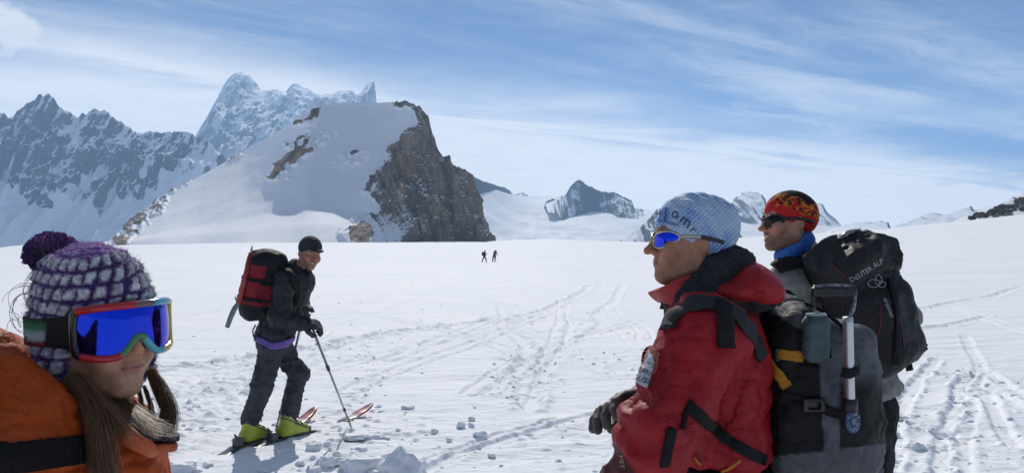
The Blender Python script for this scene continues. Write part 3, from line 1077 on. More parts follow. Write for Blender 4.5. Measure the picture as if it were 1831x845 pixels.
def tube(name, pts, rad, mat, parent, n=10, closed=False, flat=None, smooth=True, cap_ends=True, color=None, raw=False, up=None):
    """swept round or flat tube along points; rad may be a list; flat=(a,b) scales the section"""
    P = np.asarray(pts, float)
    m = len(P)
    rad = np.full(m, rad) if not hasattr(rad, '__len__') else np.asarray(rad, float)
    T = np.roll(P, -1, 0) - np.roll(P, 1, 0) if closed else np.gradient(P, axis=0)
    T /= np.linalg.norm(T, axis=1, keepdims=True) + 1e-12
    ref = np.array([0, 0, 1.0]) if up is None else np.asarray(up, float)
    if ref.ndim == 1:
        if up is None and abs(T[0] @ ref) > 0.9:
            ref = np.array([1.0, 0, 0])
        refs = np.repeat(ref[None], m, 0)
    else:
        refs = ref
    A = np.cross(T, refs)
    A /= np.linalg.norm(A, axis=1, keepdims=True) + 1e-12
    Bn = np.cross(A, T)
    fa, fb = flat if flat else (1, 1)
    ang = np.arange(n) / n * 2 * math.pi
    if flat and n == 4:
        ang = ang + math.pi / 4
    V = P[:, None, :] + rad[:, None, None] * (np.cos(ang)[None, :, None] * fa * A[:, None, :] + np.sin(ang)[None, :, None] * fb * Bn[:, None, :])
    V = V.reshape(-1, 3)
    Fq = []
    for i in range(m if closed else m - 1):
        j = (i + 1) % m
        for k in range(n):
            Fq.append((i * n + k, i * n + (k + 1) % n, j * n + (k + 1) % n, j * n + k))
    if not closed and cap_ends:
        Fq.append(tuple(range(n))[::-1]); Fq.append(tuple((m - 1) * n + k for k in range(n)))
    if raw:
        return V, Fq
    return mesh_obj(name, V, Fq, mat, parent, smooth=smooth)


def merge(parts):
    Vs, Fs, o = [], [], 0
    for V, Fq in parts:
        Vs.append(np.asarray(V, float)); Fs += [tuple(int(i) + o for i in f) for f in Fq]; o += len(V)
    return np.concatenate(Vs), Fs


def hit(sdf, px, py, y0, y1, n=160):
    """first surface point met along the sight line of a pixel between depths y0 and y1 (many pixels at once)"""
    px = np.atleast_1d(np.asarray(px, float)); py = np.atleast_1d(np.asarray(py, float))
    D = np.stack([(px - CXP) / F, np.ones_like(px), (HOR - py) / F], 1)
    o = np.array([0, 0, EYE])
    t = np.full(len(px), y0)
    L = np.linalg.norm(D, axis=1)
    ok = np.zeros(len(px), bool)
    act = np.arange(len(px))
    for _ in range(n):
        if not len(act):
            break
        d = sdf(o + D[act] * t[act][:, None])
        done = d < 0.0006
        ok[act[done]] = True
        t[act] = np.where(done, t[act], t[act] + np.maximum(d, 0.0004) / L[act] * 0.9)
        act = act[~done & (t[act] < y1)]
    return o + D * t[:, None], ok


def resample(pts, n):
    P = np.asarray(pts, float)
    d = np.concatenate([[0], np.cumsum(np.linalg.norm(np.diff(P, axis=0), axis=1))])
    t = np.linspace(0, d[-1], n)
    return np.stack([np.interp(t, d, P[:, i]) for i in range(P.shape[1])], 1)


def ribbon(name, sdf, pix, width, mat, parent, y0, y1, thick=0.003, n=40, lift=0.002, cross=5):
    """webbing laid over a surface along a pixel path"""
    q = resample(pix, n)
    P, ok = hit(sdf, q[:, 0], q[:, 1], y0, y1)
    P = P[ok]
    return lay(name, sdf, P, width, mat, parent, thick, lift, cross)


def lay(name, sdf, P, width, mat, parent, thick=0.003, lift=0.002, cross=5):
    k = np.array([.25, .5, .25])
    for _ in range(3):
        P[1:-1] = .25 * P[:-2] + .5 * P[1:-1] + .25 * P[2:]
    N = sdf.grad(P, 0.006)
    T = np.gradient(P, axis=0); T /= np.linalg.norm(T, axis=1, keepdims=True) + 1e-9
    Sd = np.cross(N, T); Sd /= np.linalg.norm(Sd, axis=1, keepdims=True) + 1e-9
    wv = np.full(len(P), width) if not hasattr(width, '__len__') else np.interp(np.linspace(0, 1, len(P)), np.linspace(0, 1, len(width)), width)
    rows = []
    for s_ in np.linspace(-0.5, 0.5, cross):
        Q = P + Sd * (s_ * wv)[:, None]
        for _ in range(3):
            d = sdf(Q); g = sdf.grad(Q, 0.006)
            Q = Q - g * np.clip(d, -0.02, 0.02)[:, None]
        rows.append(Q + sdf.grad(Q, 0.006) * lift)
    A = np.array(rows)                      # cross, m, 3
    G = np.array([sdf.grad(a, 0.006) for a in A])
    top = A + G * thick
    m = A.shape[1]
    V = np.concatenate([top.reshape(-1, 3), (A - G * 0.002).reshape(-1, 3)])
    Fq = []
    o = cross * m
    for i in range(cross - 1):
        for j in range(m - 1):
            Fq.append((i * m + j, i * m + j + 1, (i + 1) * m + j + 1, (i + 1) * m + j))
            Fq.append((o + i * m + j, o + (i + 1) * m + j, o + (i + 1) * m + j + 1, o + i * m + j + 1))
    for j in range(m - 1):
        Fq.append((j, o + j, o + j + 1, j + 1))
        b = (cross - 1) * m
        Fq.append((b + j, b + j + 1, o + b + j + 1, o + b + j))
    for e in (0, m - 1):
        for i in range(cross - 1):
            Fq.append((i * m + e, (i + 1) * m + e, o + (i + 1) * m + e, o + i * m + e))
    return mesh_obj(name, V, Fq, mat, parent, smooth=True)


def text_mesh(body, size=1.0):
    """flat letter outlines as vertices and faces, centred, height about 1"""
    cu = bpy.data.curves.new('txt', 'FONT')
    cu.body = body; cu.align_x = 'CENTER'; cu.align_y = 'CENTER'; cu.size = size
    cu.resolution_u = 3
    ob = bpy.data.objects.new('txt', cu)
    COL.objects.link(ob)
    dg = bpy.context.evaluated_depsgraph_get()
    me = bpy.data.meshes.new_from_object(ob.evaluated_get(dg))
    V = np.array([v.co[:] for v in me.vertices]); Fq = [tuple(p.vertices) for p in me.polygons]
    bpy.data.objects.remove(ob); bpy.data.curves.remove(cu); bpy.data.meshes.remove(me)
    return V, Fq


def lettering(name, body, sdf, centre, size, angle, mat, parent, y0, y1, lift=0.0022, sx=1.0, shear=0.0):
    """letters laid on a surface: centre / size in pixels, angle in degrees (counter-clockwise in the picture)"""
    V, Fq = text_mesh(body)
    a = R(angle)
    x = (V[:, 0] + shear * V[:, 1]) * size * sx; y = V[:, 1] * size
    px = centre[0] + x * math.cos(a) - y * math.sin(a); py = centre[1] - (x * math.sin(a) + y * math.cos(a))
    P, ok = hit(sdf, px, py, y0, y1)
    P = P + sdf.grad(P, 0.004) * lift
    Fq = [f for f in Fq if all(ok[i] for i in f)]
    return mesh_obj(name, P, Fq, mat, parent, smooth=False)


def patch(name, sdf, poly, mat, parent, y0, y1, lift=0.0015, thick=0.0012, n=10):
    """thin badge laid over a surface, outline given in pixels (fan from its centre)"""
    poly = resample(list(poly) + [poly[0]], 40)[:-1]
    c = poly.mean(0)
    rings = [c[None]] + [c + (poly - c) * t for t in np.linspace(0, 1, n)[1:]]
    Q = np.concatenate(rings)
    P, ok = hit(sdf, Q[:, 0], Q[:, 1], y0, y1)
    G = sdf.grad(P, 0.004)
    P = P + G * (lift + thick)
    m = len(poly)
    Fq = [(0, 1 + (j + 1) % m, 1 + j) for j in range(m)]
    for i in range(n - 2):
        a, b = 1 + i * m, 1 + (i + 1) * m
        Fq += [(a + j, a + (j + 1) % m, b + (j + 1) % m, b + j) for j in range(m)]
    # rim down to the surface
    rim = P[-m:] - G[-m:] * (thick + lift + 0.001)
    o = len(P)
    P = np.concatenate([P, rim])
    b = 1 + (n - 2) * m
    Fq += [(b + j, b + (j + 1) % m, o + (j + 1) % m, o + j) for j in range(m)]
    return mesh_obj(name, P, Fq, mat, parent, smooth=False)


def strands(name, roots, dirs, length, mat, parent, rad=0.0006, seg=6, curl=0.3, droop=0.0, seed=0, jitter=0.3):
    """many fine yarn or hair strands as three-sided tubes in one mesh"""
    r = np.random.default_rng(seed)
    n = len(roots)
    L = np.broadcast_to(np.asarray(length, float), (n,)) * (1 + jitter * (r.random(n) - 0.5) * 2)
    D = dirs / (np.linalg.norm(dirs, axis=1, keepdims=True) + 1e-9)
    P = np.zeros((n, seg, 3)); P[:, 0] = roots
    d = D.copy()
    for s_ in range(1, seg):
        d = d + curl * (r.random((n, 3)) - 0.5) * 2 + np.array([0, 0, -droop])
        d /= np.linalg.norm(d, axis=1, keepdims=True)
        P[:, s_] = P[:, s_ - 1] + d * (L / (seg - 1))[:, None]
    return strand_mesh(name, P, rad, mat, parent)


def strand_mesh(name, P, rad, mat, parent, taper=0.25, colors=None):
    n, seg, _ = P.shape
    T = np.gradient(P, axis=1); T /= np.linalg.norm(T, axis=2, keepdims=True) + 1e-9
    ref = np.where(np.abs(T[:, :, 2:3]) > 0.9, np.array([1.0, 0, 0]), np.array([0, 0, 1.0]))
    A = np.cross(T, ref); A /= np.linalg.norm(A, axis=2, keepdims=True) + 1e-9
    B = np.cross(T, A)
    rr = np.broadcast_to(np.asarray(rad, float), (n,))[:, None] * np.linspace(1, taper, seg)[None, :]
    V = np.stack([P + rr[:, :, None] * (math.cos(a) * A + math.sin(a) * B) for a in (0, 2.094, 4.189)], 2)  # n,seg,3,3
    i = np.arange(n)[:, None, None] * seg * 3; s_ = np.arange(seg - 1)[None, :, None] * 3; k = np.arange(3)[None, None, :]
    k2 = (k + 1) % 3
    Fq = np.stack([i + s_ + k, i + s_ + k2, i + s_ + 3 + k2, i + s_ + 3 + k], -1).reshape(-1, 4)
    attrs = None
    if colors is not None:
        attrs = {'Col': np.repeat(colors, seg * 3, 0)}
    return mesh_obj(name, V.reshape(-1, 3), Fq, mat, parent, attrs=attrs)


def folds(scale, amp, seed=0, stretch=(1, 1, 1), oct=3, ridged=True):
    st = np.array(stretch, float)

    def f(V, N):
        q = V / scale * st
        v = 0; a = 1.0; tot = 0
        for o in range(oct):
            u = n3(q * 2 ** o + 3.7 * o, seed + o)
            if ridged:
                u = 1 - np.abs(2 * u - 1)
            v = v + a * u; tot += a; a *= 0.5
        return amp * (v / tot - 0.55)
    return f


def creases(scale, amp, seed=0, stretch=(1, 1, 1), power=5):
    """sharp thin fold lines"""
    st = np.array(stretch, float)

    def f(V, N):
        q = V / scale * st
        q = q + 0.5 * np.stack([n3(q * 0.7 + 11, seed + 1), n3(q * 0.7 + 23, seed + 2), n3(q * 0.7 + 37, seed + 3)], 1)
        u = 1 - np.abs(2 * n3(q, seed) - 1)
        m = sstep(n3(q * 0.45 + 3.3, seed + 5), 0.42, 0.62)
        return -amp * m * u ** power
    return f


# ------------------------------------------------------------------ heads
def head_sdf(c, Rm, sc=1.0, smile=0.0, nose=1.0, jaw=1.0, fem=0.0):
    """head in its own frame: x right, y forward, z up, origin between the ears at eye height"""
    h = S(c, Rm)
    q = sc
    def v(*a): return [t * q for t in a]
    h.ell(v(0, -0.014, 0.034), v(0.074, 0.094, 0.083), k=0.03 * q)
    h.ell(v(0, 0.026, -0.03), v(0.060, 0.062, 0.082), k=0.04 * q)
    for s_ in (-1, 1):
        h.chain([v(0.054 * s_, -0.012, -0.03), v(0.052 * s_ * jaw, 0.0, -0.072), v(0.016 * s_, 0.066, -0.103)], [0.018 * q, 0.0165 * q * jaw, 0.015 * q], k=0.03 * q)
        h.ell(v(0.042 * s_, 0.058, -0.026), v(0.024, 0.022, 0.02), k=0.025 * q)       # cheekbone
        h.ell(v((0.034 + .006 * smile) * s_, 0.066, -0.050 + .01 * smile), v(0.018 + .004 * smile, 0.017, 0.020), k=0.025 * q)       # cheek
        h.ell(v(0.076 * s_, -0.016, -0.010), v(0.010, 0.019, 0.031), k=0.008 * q)     # ear
    h.cap(v(-0.036, 0.076, 0.024), v(0.036, 0.076, 0.024), (0.0115 - .003 * fem) * q, k=0.02 * q)   # brow
    h.ell(v(0, 0.076, -0.102), v(0.021 - .003 * fem, 0.017, 0.016), k=0.02 * q)                      # chin
    for s_ in (-1, 1):
        h.ell(v(0.031 * s_, 0.091, 0.002), v(0.017, 0.012, 0.011), k=0.012 * q, op='s')
        h.ell(v(0.031 * s_, 0.072, 0.001), v(0.0125, 0.0125, 0.0115), k=0.004 * q)
    h.chain([v(0, 0.082, 0.012), v(0, 0.096, -0.012), v(0, 0.089 + 0.024 * nose, -0.034)], [0.0085 * q, 0.0095 * q, 0.0115 * q], k=0.012 * q)
    for s_ in (-1, 1):
        h.ell(v(0.0115 * s_, 0.094 + .004 * nose, -0.038), v(0.008, 0.011, 0.0075), k=0.008 * q)
        h.ell(v(0.007 * s_, 0.103, -0.0465), v(0.0038, 0.005, 0.004), k=0.004 * q, op='s')
    # mouth
    h.ell(v(0, 0.074, -0.066), v(0.030, 0.019, 0.024), k=0.02 * q)
    w_ = 0.023 + 0.007 * smile
    zc = 0.006 * smile
    if smile > 0.3:
        h.ell(v(0, 0.100, -0.067), v(0.024, 0.020, 0.0085), k=0.006 * q, op='s')
        h.chain([v(-w_, 0.080, -0.062 + zc), v(-0.012, 0.0925, -0.0575), v(0, 0.095, -0.057), v(0.012, 0.0925, -0.0575), v(w_, 0.080, -0.062 + zc)], [0.003 * q, 0.0045 * q, 0.005 * q, 0.0045 * q, 0.003 * q], k=0.005 * q)
        h.chain([v(-w_, 0.080, -0.062 + zc), v(-0.012, 0.0905, -0.0765), v(0, 0.092, -0.0785), v(0.012, 0.0905, -0.0765), v(w_, 0.080, -0.062 + zc)], [0.003 * q, 0.0052 * q, 0.006 * q, 0.0052 * q, 0.003 * q], k=0.005 * q)
    else:
        h.chain([v(-w_, 0.080, -0.0655), v(-0.010, 0.0915, -0.0615), v(0, 0.0925, -0.0625), v(0.010, 0.0915, -0.0615), v(w_, 0.080, -0.0655)], [0.0028 * q, 0.0050 * q, 0.0050 * q, 0.0050 * q, 0.0028 * q], k=0.006 * q)
        h.chain([v(-w_, 0.080, -0.0665), v(-0.010, 0.0905, -0.0715), v(0, 0.0915, -0.0725), v(0.010, 0.0905, -0.0715), v(w_, 0.080, -0.0665)], [0.0028 * q, 0.0055 * q, 0.0062 * q, 0.0055 * q, 0.0028 * q], k=0.005 * q)
        h.cap(v(-0.021, 0.0905, -0.0668), v(0.021, 0.0905, -0.0668), 0.0012 * q, k=0.003 * q, op='s')
    return h


def skin_color(c, Rm, sc, base, lip, stubble=None, ruddy=(1.12, 0.86, 0.80)):
    base = np.array(base); lip = np.array(lip); ruddy = np.array(ruddy)

    def f(V, N):
        q = (V - c) @ Rm / sc
        col = np.repeat(base[None], len(V), 0)
        mot = fbm3(V / 0.02, 3, 5)[:, None]
        col = col * (0.70 + 0.60 * mot) * (0.88 + 0.24 * fbm3(V / 0.006, 2, 15)[:, None])
        x, y, z = q[:, 0], q[:, 1], q[:, 2]
        rud = np.exp(-((np.abs(x) - 0.038) / 0.022) ** 2 - ((z + 0.035) / 0.025) ** 2) * (y > 0.03) + np.exp(-(x / 0.016) ** 2 - ((z + 0.033) / 0.014) ** 2) * (y > 0.085)
        col = col * (1 + (ruddy - 1) * np.clip(rud, 0, 1)[:, None])
        lp = np.exp(-(np.maximum(np.abs(x) - 0.014, 0) / 0.006) ** 2 - ((z + 0.0668) / 0.0085) ** 4) * (y > 0.078)
        col = col * (1 - lp[:, None]) + lip * lp[:, None]
        ln = np.exp(-((z + 0.0668) / 0.0014) ** 2) * (np.abs(x) < 0.024) * (y > 0.075)
        col = col * (1 - 0.6 * ln[:, None])
        br = np.exp(-((z - 0.024) / 0.006) ** 2) * (np.abs(x) > 0.012) * (np.abs(x) < 0.046) * (y > 0.06)
        col = col * (1 - 0.65 * br[:, None])
        if stubble is not None:
            st = ((z < -0.045) & (y > -0.02)) * sstep(-z, 0.045, 0.075) * sstep(y, -0.03, 0.02) * (1 - lp)
            st = st * (0.55 + 0.45 * fbm3(V / 0.006, 2, 9))
            mu = np.exp(-((z + 0.052) / 0.0065) ** 2) * (np.abs(x) < 0.028) * (y > 0.06) * stubble[1]
            a = np.clip(st * stubble[0] + mu, 0, 0.9)[:, None]
            col = col * (1 - a) + np.array((0.055, 0.035, 0.025)) * a
        return np.clip(col, 0, 1)
    return f


SKIN = MV('skin', rough=0.48, spec=0.45, bump=0.5, bscale=320, var=0.16, vscale=220, sss=0.06, bdist=0.002)


def to_world(c, Rm, q):
    return np.asarray(c) + np.asarray(q, float) @ np.asarray(Rm, float).T


def glove_sdf(wrist, Rm, grip=1.0, sc=1.0, spread=0.0):
    """mitten-sized gloved right hand in its frame: y along the hand, z back of the hand, x towards the thumb"""
    g = S(wrist, Rm)
    def v(*a): return [t * sc for t in a]
    g.cap(v(0, -0.05, 0), v(0, 0.01, 0), 0.043 * sc, 0.036 * sc, k=0.02)
    g.box(v(0, 0.055, 0), v(0.044, 0.052, 0.021), 0.02 * sc, k=0.02)
    ln = [0.078, 0.090, 0.084, 0.066]
    for i in range(4):
        x = (0.033 - 0.022 * i)
        p0 = np.array([x, 0.095, 0.002]); L = ln[i]; a = 0.0
        pts = [p0]; d = np.array([spread * (1.5 - i) * 0.25, 1, 0.0]); ang = 0.25 * grip
        for s_, fr in enumerate((0.42, 0.33, 0.25)):
            a += (0.28, 0.62, 0.5)[s_] * grip + 0.05 * i * grip
            dd = np.array([d[0], math.cos(a), -math.sin(a)])
            pts.append(pts[-1] + dd / np.linalg.norm(dd) * L * fr * 1.15)
        g.chain([v(*p) for p in pts], [0.0135 * sc, 0.0135 * sc, 0.013 * sc, 0.012 * sc], k=0.004)
    a = 0.6 * grip
    g.chain([v(0.036, 0.028, -0.006), v(0.062, 0.055, -0.018), v(0.070 - 0.012 * grip, 0.086, -0.026 - 0.018 * grip), v(0.068 - 0.026 * grip, 0.108, -0.03 - 0.03 * grip)], [0.017 * sc, 0.016 * sc, 0.0145 * sc, 0.013 * sc], k=0.012)
    return g
# ================================================================== woman in the orange jacket
BLACKSTRAP = M('black_shoulder_webbing', (0.006, 0.006, 0.007), (0.012, 0.012, 0.013), 200, 0.85, 0.3, 600, spec=0.1)


def build_woman():
    c = W(182, 582, 1.5)
    Rm = heading(56, -1, -3)
    sc = 0.98
    fwd, right, up = Rm[:, 1], Rm[:, 0], Rm[:, 2]
    base_z = gz(c[0], c[1])
    P0 = root('person', (c[0], c[1], base_z), 'woman in orange jacket and purple and white knit hat, nearest at the left', 'person')
    hs = head_sdf(c, Rm, sc, 0.0, 0.85, 0.95, 1.0)
    neck0 = to_world(c, Rm, (0, -0.022, -0.07)); nb = c + np.array([-0.035, 0.01, -0.20])
    body = S()
    body.sub(hs, 0.0)
    body.cap(neck0, nb, 0.050, 0.055, k=0.02)
    hip = np.array([nb[0] - 0.02, nb[1] + 0.02, 0.92])
    sR = W(-38, 792, 1.31); sL = W(180, 830, 1.62)
    body.cap(nb, hip, 0.09, 0.11, k=0.05)
    body.cap(nb, sR, 0.05, 0.05, k=0.04).cap(nb, sL, 0.05, 0.05, k=0.04)
    handR = W(-560, 900, 0.62)
    elb = W(-260, 930, 0.95)
    body.cap(sR, elb, 0.045, 0.04, k=0.02).cap(elb, handR, 0.038, 0.03, k=0.02)
    lo, hi = bounds([c + (0.16, 0.16, 0.15), c - (0.16, 0.16, 0.34), hip], 0.06)
    lo[2] = 1.0
    bo = solid('body', body, lo, hi, 0.0032, SKIN, P0, color=skin_color(c, Rm, sc, (0.50, 0.27, 0.175), (0.42, 0.15, 0.12), None))
    bo['label'] = 'face with closed lips under the goggles'

    # ---------------- hat
    def knit(V):
        q = (V - c) @ Rm / sc - np.array((0, -0.014, 0.02))
        az = np.arctan2(q[:, 0], q[:, 1]); el = q[:, 2]
        r = np.hypot(q[:, 0], q[:, 1])
        row = (el + 0.06) / 0.0255 + 0.20 * np.sin(az * 2.0)
        row = row + 0.30 * (n3(V / 0.035, 303) - 0.5) + 0.16 * az
        colm = az * 3.7 + 0.43 * np.floor(row) + 0.5 * (n3(V / 0.04, 305) - 0.5) + 0.35 * (row - np.floor(row))
        fr = row - np.floor(row); fc = colm - np.floor(colm)
        rnd = _h(np.floor(row).astype(np.int64), np.floor(colm).astype(np.int64), np.zeros(len(V), np.int64), 5)
        wob = (n3(V / 0.012, 301) - 0.5) * 0.20
        blk = sstep(0.5 - np.abs(fr - 0.5) + wob * 0.7, 0.06 + 0.05 * rnd, 0.17 + 0.05 * rnd) * sstep(0.5 - np.abs(fc - 0.5) + wob, 0.05 + 0.09 * (1 - rnd), 0.17 + 0.09 * (1 - rnd))
        topf = sstep(el, 0.110, 0.120)
        return blk * (1 - topf), q

    hat = S(c, Rm)
    def v(*a): return [t * sc for t in a]
    hat.ell(v(0, -0.016, 0.038), v(0.090, 0.112, 0.100), k=0.03)
    hat.ell(v(0.0, -0.075, 0.010), v(0.080, 0.062, 0.075), k=0.04)
    hat.ell(v(0, -0.050, 0.085), v(0.070, 0.085, 0.062), k=0.04)
    # cut: face opening and lower rim
    hat.plane(v(0, 0.072, 0.030), (0, 0.72, -0.70), k=0.012)
    hat.plane(v(0, 0, -0.052), (0, 0, -1), k=0.012)
    for s_ in (-1, 1):      # ear flaps
        hat.ell(v(0.082 * s_, -0.028, -0.040), v(0.020, 0.050, 0.058), k=0.02)
        hat.ell(v(0.088 * s_, -0.026, -0.082), v(0.019, 0.034, 0.036), k=0.02)
    hat.sub(hs, 0.004, 's', 0.0)

    def hat_disp(V, N):
        b, q = knit(V)
        return 0.0055 * b - 0.001 + 0.0075 * (fbm3(V / 0.007, 2, 307) - 0.5)

    PUR = np.array((0.065, 0.022, 0.15)); WHT = np.array((0.55, 0.55, 0.60)); VIO = np.array((0.22, 0.075, 0.33)); DRK = np.array((0.022, 0.013, 0.045))

    def hat_col(V, N):
        b, q = knit(V)
        y = n3(V / 0.006, 311)[:, None]
        pur = PUR * (0.55 + 0.9 * y) * (1 - 0.5 * n3(V / 0.03, 313)[:, None]) + DRK * 0.4
        vio = VIO * (0.6 + 0.8 * y)
        top = sstep(q[:, 2], 0.095, 0.115)[:, None]
        pur = pur * (1 - top) + vio * top
        w_ = WHT * (0.45 + 0.75 * y) * (0.75 + 0.5 * n3(V / 0.022, 317)[:, None])
        return pur * (1 - b[:, None]) + w_ * b[:, None]

    yarn = MV('knit_yarn', rough=0.9, spec=0.1, sheen=0.35, bump=0.7, bscale=260, var=0.22, vscale=300, bdist=0.003)
    ho = solid('knit_hat', hat, c - 0.2, c + 0.24, 0.0034, yarn, P0, hat_disp, hat_col)
    ho['label'] = 'purple and white knitted hat with ear flaps'
    # fuzz of loose yarn on the hat
    me = ho.data
    Vv = np.empty(len(me.vertices) * 3, np.float32); me.vertices.foreach_get('co', Vv); Vv = Vv.reshape(-1, 3)
    Nn = np.array([n_.vector[:] for n_ in me.vertex_normals])
    pick = rng.choice(len(Vv), 9000, replace=False)
    cols = hat_col(Vv[pick], None)
    r_ = np.random.default_rng(5)
    n = len(pick); seg = 6
    Pst = np.zeros((n, seg, 3)); Pst[:, 0] = Vv[pick]
    d = Nn[pick] + 0.9 * (r_.random((n, 3)) - 0.5)
    L = 0.003 + 0.009 * r_.random(n) ** 3
    for k in range(1, seg):
        d = d + 0.9 * (r_.random((n, 3)) - 0.5); d /= np.linalg.norm(d, axis=1, keepdims=True)
        Pst[:, k] = Pst[:, k - 1] + d * (L / (seg - 1))[:, None]
    fz = strand_mesh('yarn_fuzz', Pst, 0.00032, yarn, ho, 0.4, cols)
    fz['kind'] = 'stuff'
    # loose curls at the back of the hat
    curl = []
    for k in range(9):
        st = W(60 - 3 * k, 492 + 9 * k, 1.52 + 0.005 * (k % 3)); tt = np.linspace(0, 1, 22)
        rad = 0.012 + 0.004 * (k % 4)
        a = tt * (4.5 + k % 3) + k
        curl.append(np.stack([st[0] - 0.018 * tt - rad * np.sin(a) * tt ** .5, st[1] + rad * 0.6 * np.cos(a * 1.3), st[2] + rad * np.cos(a) * 1.2 - 0.03 * tt], 1))
    cm = M('loose_yarn', (0.07, 0.045, 0.10), (0.16, 0.13, 0.2), 200, 0.9)
    strand_mesh('loose_curls', np.array(curl), 0.0007, cm, ho, 0.6)
    # pompom
    pc = W(94, 458, 1.53)
    n = 5200
    dirs = r_.normal(size=(n, 3)); dirs /= np.linalg.norm(dirs, axis=1, keepdims=True)
    pcol = np.where((dirs[:, 2:3] + 0.5 * dirs[:, :1] > 0.25) & (r_.random((n, 1)) < 0.75), VIO, PUR) * (0.5 + 0.9 * r_.random((n, 1)))
    ctr = pc + np.stack([dirs[:, 0] * 0.012, dirs[:, 1] * 0.01, dirs[:, 2] * 0.008], 1)
    seg = 5
    Pp = np.zeros((n, seg, 3)); Pp[:, 0] = ctr
    dd = dirs.copy(); L = 0.037 * (0.80 + 0.28 * r_.random(n)) * np.where(dirs[:, 2] < -0.2, 0.8, 1.0)
    for k in range(1, seg):
        dd = dd + 0.30 * (r_.random((n, 3)) - 0.5); dd /= np.linalg.norm(dd, axis=1, keepdims=True)
        Pp[:, k] = Pp[:, k - 1] + dd * (L / (seg - 1))[:, None]
    pm = strand_mesh('pompom', Pp, 0.0013, yarn, ho, 0.9, pcol)

    # ---------------- goggles
    G = root('ski_goggles', c + fwd * 0.09, 'ski goggles with blue mirrored lens, red and multicoloured frame and striped strap', 'goggles')

    def arc(phi):       # horizontal sweep of the goggle, phi in -1..1 (negative = her right, towards us)
        x = -0.0 + 0.090 * np.sin(phi * 1.15) / math.sin(1.15)
        y = 0.030 + 0.085 * np.cos(phi * 1.15) * 1.0
        return x, y

    def zt(phi): return 0.046 - 0.008 * np.abs(phi) ** 3
    def zb(phi): return -0.043 + 0.036 * np.exp(-(phi / 0.20) ** 2) + 0.012 * np.abs(phi) ** 4

    ph = np.linspace(-1, 1, 61)
    out = [(p, 1) for p in ph] + [(p, 0) for p in ph[::-1]]
    loop = []
    for p, t in out:
        x, y = arc(np.array(p)); z = zt(p) if t else zb(p)
        loop.append((x, y, z))
    loop = np.array(loop)
    kk = np.array([.25, .5, .25])
    for _ in range(3):
        loop = 0.25 * np.roll(loop, 1, 0) + 0.5 * loop + 0.25 * np.roll(loop, -1, 0)
    lw = to_world(c, Rm, loop * sc)
    V, Fq = tube('f', lw, 0.0075, None, None, n=10, closed=True, flat=(0.9, 1.25), raw=True, up=fwd)
    pidx = np.array([p for p, t in out]); tp = np.array([t for p, t in out])
    cols = []
    RED = (0.42, 0.018, 0.022); BLK = (0.012, 0.012, 0.014); GRN = (0.06, 0.22, 0.09); CYA = (0.10, 0.38, 0.50); YEL = (0.55, 0.42, 0.06)
    for p, t in out:
        p = -p
        if t:
            cc = RED if -1.1 < p < -0.05 else ((0.16, 0.1, 0.1) if p < 0.25 else (CYA if p < 0.7 else YEL))
            if p < -0.93: cc = BLK
        else:
            cc = BLK if p < -0.86 else (RED if p < -0.30 else (GRN if p < 0.08 else (CYA if p < 0.45 else YEL)))
        cols.append(cc)
    cols = np.repeat(np.array(cols), 10, 0)
    gm = MV('goggle_frame', rough=0.13, spec=0.5, var=0.08, vscale=90)
    mesh_obj('frame', V, Fq, gm, G, attrs={'Col': cols})
    # padded skirt from the frame back to the face
    inner = loop.copy(); inner[:, 1] -= 0.030 + 0.012 * np.abs(pidx) ** 2; inner[:, 0] *= 0.93
    sk = np.concatenate([lw, to_world(c, Rm, inner * sc)])
    m = len(loop)
    mesh_obj('foam_skirt', sk, [(j, (j + 1) % m, m + (j + 1) % m, m + j) for j in range(m)], M('foam', (0.015, 0.015, 0.017), (0.03, 0.03, 0.033), 120, 0.9), G)
    # lens: shallow toric shield
    nu, nv = 61, 13
    LV = np.zeros((nv, nu, 3))
    for i, t in enumerate(np.linspace(0, 1, nv)):
        x, y = arc(ph)
        z = zb(ph) + (zt(ph) - zb(ph)) * t
        LV[i] = np.stack([x * 0.985, y + 0.0035 + 0.0035 * (1 - (2 * t - 1) ** 2), z], 1)
    lm = bpy.data.materials.new('mirror_lens'); lm.use_nodes = True
    t = NT(lm.node_tree); p = t('ShaderNodeBsdfPrincipled'); t('ShaderNodeOutputMaterial', ins={0: p.outputs[0]})
    lw_ = t('ShaderNodeLayerWeight', ins={0: 0.35})
    t.put(p.inputs['Base Color'], t.mix(lw_.outputs['Facing'], (0.012, 0.045, 0.62, 1), (0.10, 0.06, 0.42, 1)))
    p.inputs['Metallic'].default_value = 1.0; p.inputs['Roughness'].default_value = 0.07
    mesh_obj('lens', to_world(c, Rm, LV.reshape(-1, 3) * sc), grid_faces(nv, nu), lm, G)
    # strap round the hat
    sa = np.linspace(R(62), R(298), 60)
    wid = np.linspace(-0.5, 0.5, 9)
    SV = []
    for wv in wid:
        row = []
        for a in sa:
            x = -0.112 * math.sin(a); y = -0.016 + 0.126 * math.cos(a)
            f_ = abs(a - math.pi) / math.pi
            row.append((x, y, 0.002 + 0.006 * math.cos(a) + wv * (0.044 + 0.010 * f_)))
        SV.append(row)
    SV = np.array(SV)
    W3 = to_world(c, Rm, SV.reshape(-1, 3) * sc)
    for _ in range(6):
        dd = hat(W3.astype(np.float32)); g = hat.grad(W3.astype(np.float32), 0.01)
        W3 = W3 - g * np.clip(dd - 0.010, -0.03, 0.03)[:, None]
    W3 = W3.reshape(9, 60, 3)
    for _ in range(4):
        W3[:, 1:-1] = .25 * W3[:, :-2] + .5 * W3[:, 1:-1] + .25 * W3[:, 2:]
        W3[1:-1] = .25 * W3[:-2] + .5 * W3[1:-1] + .25 * W3[2:]
